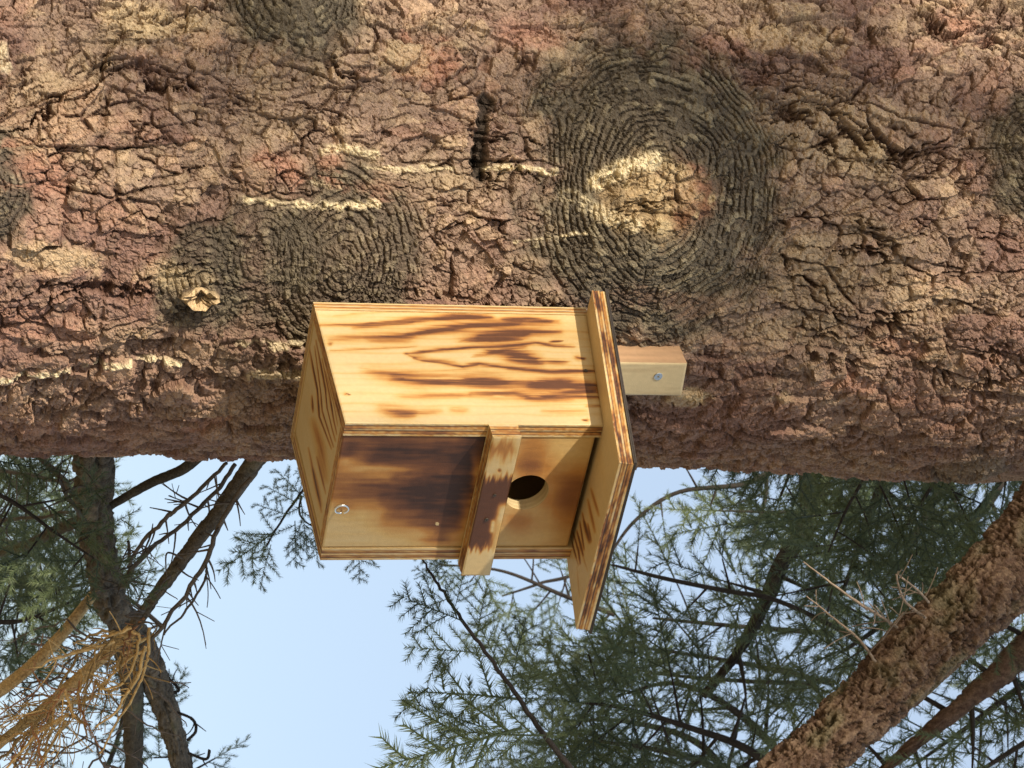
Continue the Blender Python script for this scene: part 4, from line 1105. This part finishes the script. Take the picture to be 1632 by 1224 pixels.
LEFT = [
 ([(-60, 760, 3.25, 9), (20, 800, 3.25, 7), (90, 850, 3.25, 5), (150, 890, 3.25, 3)], 'full', 6, 0.06, 0.09, 0.1, 2),
 ([(-60, 700, 4.8, 14), (20, 770, 4.8, 10), (80, 820, 4.8, 7), (120, 850, 4.8, 4)], 'full', 6, 0.12, 0.13, 0.1, 2),
 ([(-90, 800, 5.1, 14), (-10, 850, 5.1, 10), (60, 890, 5.1, 7), (120, 930, 5.1, 4)], 'full', 8, 0.14, 0.14, 0.1, 3),
 ([(-80, 880, 4.5, 12), (0, 920, 4.5, 9), (70, 940, 4.5, 7), (140, 930, 4.5, 4)], 'full', 7, 0.12, 0.13, 0.1, 3),
 ([(-80, 960, 4.3, 12), (-10, 990, 4.3, 9), (50, 985, 4.3, 7), (110, 960, 4.3, 4)], 'full', 7, 0.11, 0.13, 0.1, 3),
 ([(-60, 640, 5.4, 12), (10, 720, 5.4, 9), (60, 760, 5.4, 6), (110, 770, 5.4, 4)], 'sparse', 6, 0.12, 0.12, 0.1, 2),
 ([(330, 1330, 4.6, 10), (285, 1220, 4.6, 8), (250, 1140, 4.6, 6), (225, 1090, 4.6, 4)], 'full', 6, 0.06, 0.08, 0.1, 2),
 ([(120, 1330, 4.9, 10), (180, 1200, 4.9, 8), (200, 1120, 4.9, 6)], 'sparse', 5, 0.08, 0.09, 0.1, 2),
 ([(260, 1000, 4.8, 8), (200, 950, 4.8, 6), (150, 930, 4.8, 4)], 'sparse', 3, 0.06, 0.07, 0.1, 2),
]
for i, (p, k, ns, sl_, spl, dr, nsp) in enumerate(LEFT):
    bough(nb2, p, G, k, ns, sl_, spl, 900 + i, dr, nsp, thin=0.25)

# broken stub in the knot left of the box, with pale splintered wood
s0, z0 = on_trunk(316, 466)
th = s0 / R0 + TH0
c = np.array([*t_center(z0), z0]); out = np.array([math.cos(th), math.sin(th), 0.0])
p0 = c + out * (R0 + 0.004)
e1 = np.array([-out[1], out[0], 0]); e2 = np.array([0, 0, 1.0])
mb = MB(); rs = np.random.RandomState(3)
k = 22; a = np.arange(k) * 2 * math.pi / k
rows = []
for j, (rr_, hh) in enumerate([(1.2, 0), (1.05, .008), (0.95, .014), (0.85, .018), (0.5, .010), (0.15, .004)]):
    jag = rs.uniform(-1, 1, k) * (0.0 if j < 2 else 0.007)
    rows.append(p0 + out * (hh + jag)[:, None] + 0.0115 * rr_ * rs.uniform(.85, 1.15, k)[:, None] * (np.cos(a)[:, None] * e1 + 1.7 * np.sin(a)[:, None] * e2))
V = np.concatenate(rows)
Q = [[j * k + i, j * k + (i + 1) % k, (j + 1) * k + (i + 1) % k, (j + 1) * k + i] for j in range(5) for i in range(k)]
cl = np.concatenate([np.repeat([[0.09, 0.065, 0.045]], 2 * k, 0), np.array([0.58, 0.42, 0.24]) * rs.uniform(.45, 1.15, (4 * k, 1))]).astype(np.float32)
mb.add(V, Q, None, cl)
mb.build('branch_stub', M_BARK, trunk, False)

# ------------------------------------------------------------------ unseen limbs added toward the sun to dapple trunk and birdhouse
RC = random.Random(31)
aim = np.array([0.05, -0.05, 2.45]) - RIGHT * 0.16
ctr = aim + sdir * 5.2
ex = np.cross(sdir, [0, 0, 1.0]); ex /= np.linalg.norm(ex); ey = np.cross(ex, sdir)
for i in range(6):
    off = -0.75 + 0.30 * i
    root = np.array([*t_center(6.2 + 0.15 * i), 6.2 + 0.15 * i])
    mid = ctr + ex * off * 0.8 + ey * 0.9 - sdir * 1.2
    end = ctr + ex * off + ey * RC.uniform(-0.2, 0.2)
    tipp = ctr + ex * off * 1.1 + ey * RC.uniform(-1.0, -0.8) + sdir * RC.uniform(-.2, .6)
    P = np.array([root, root * .5 + mid * .5 + [0, 0, .35], mid, end, tipp])
    shade_limb = bark_limb('limb', big_tree, P, [0.05, 0.04, 0.025, 0.012, 0.005], PAL_OLIVE, 80, 12, 0.6, 40 + i)  # added out of view to break up the sunlight
    C = smooth_path(P, 60)
    for k in range(5):
        A = C[RC.randint(28, 59)] + ex * RC.uniform(-.12, .12)
        for q in range(7):
            a_ = RC.uniform(0, 6.283)
            d = ex * math.cos(a_) + ey * math.sin(a_) + sdir * RC.gauss(0, .4)
            d /= np.linalg.norm(d)
            spray_between(shade_limb, 'full', A, A + d * RC.uniform(.14, .26), RC.gauss(0, .5), RC, face=sdir)  # needle clumps added as sun blockers
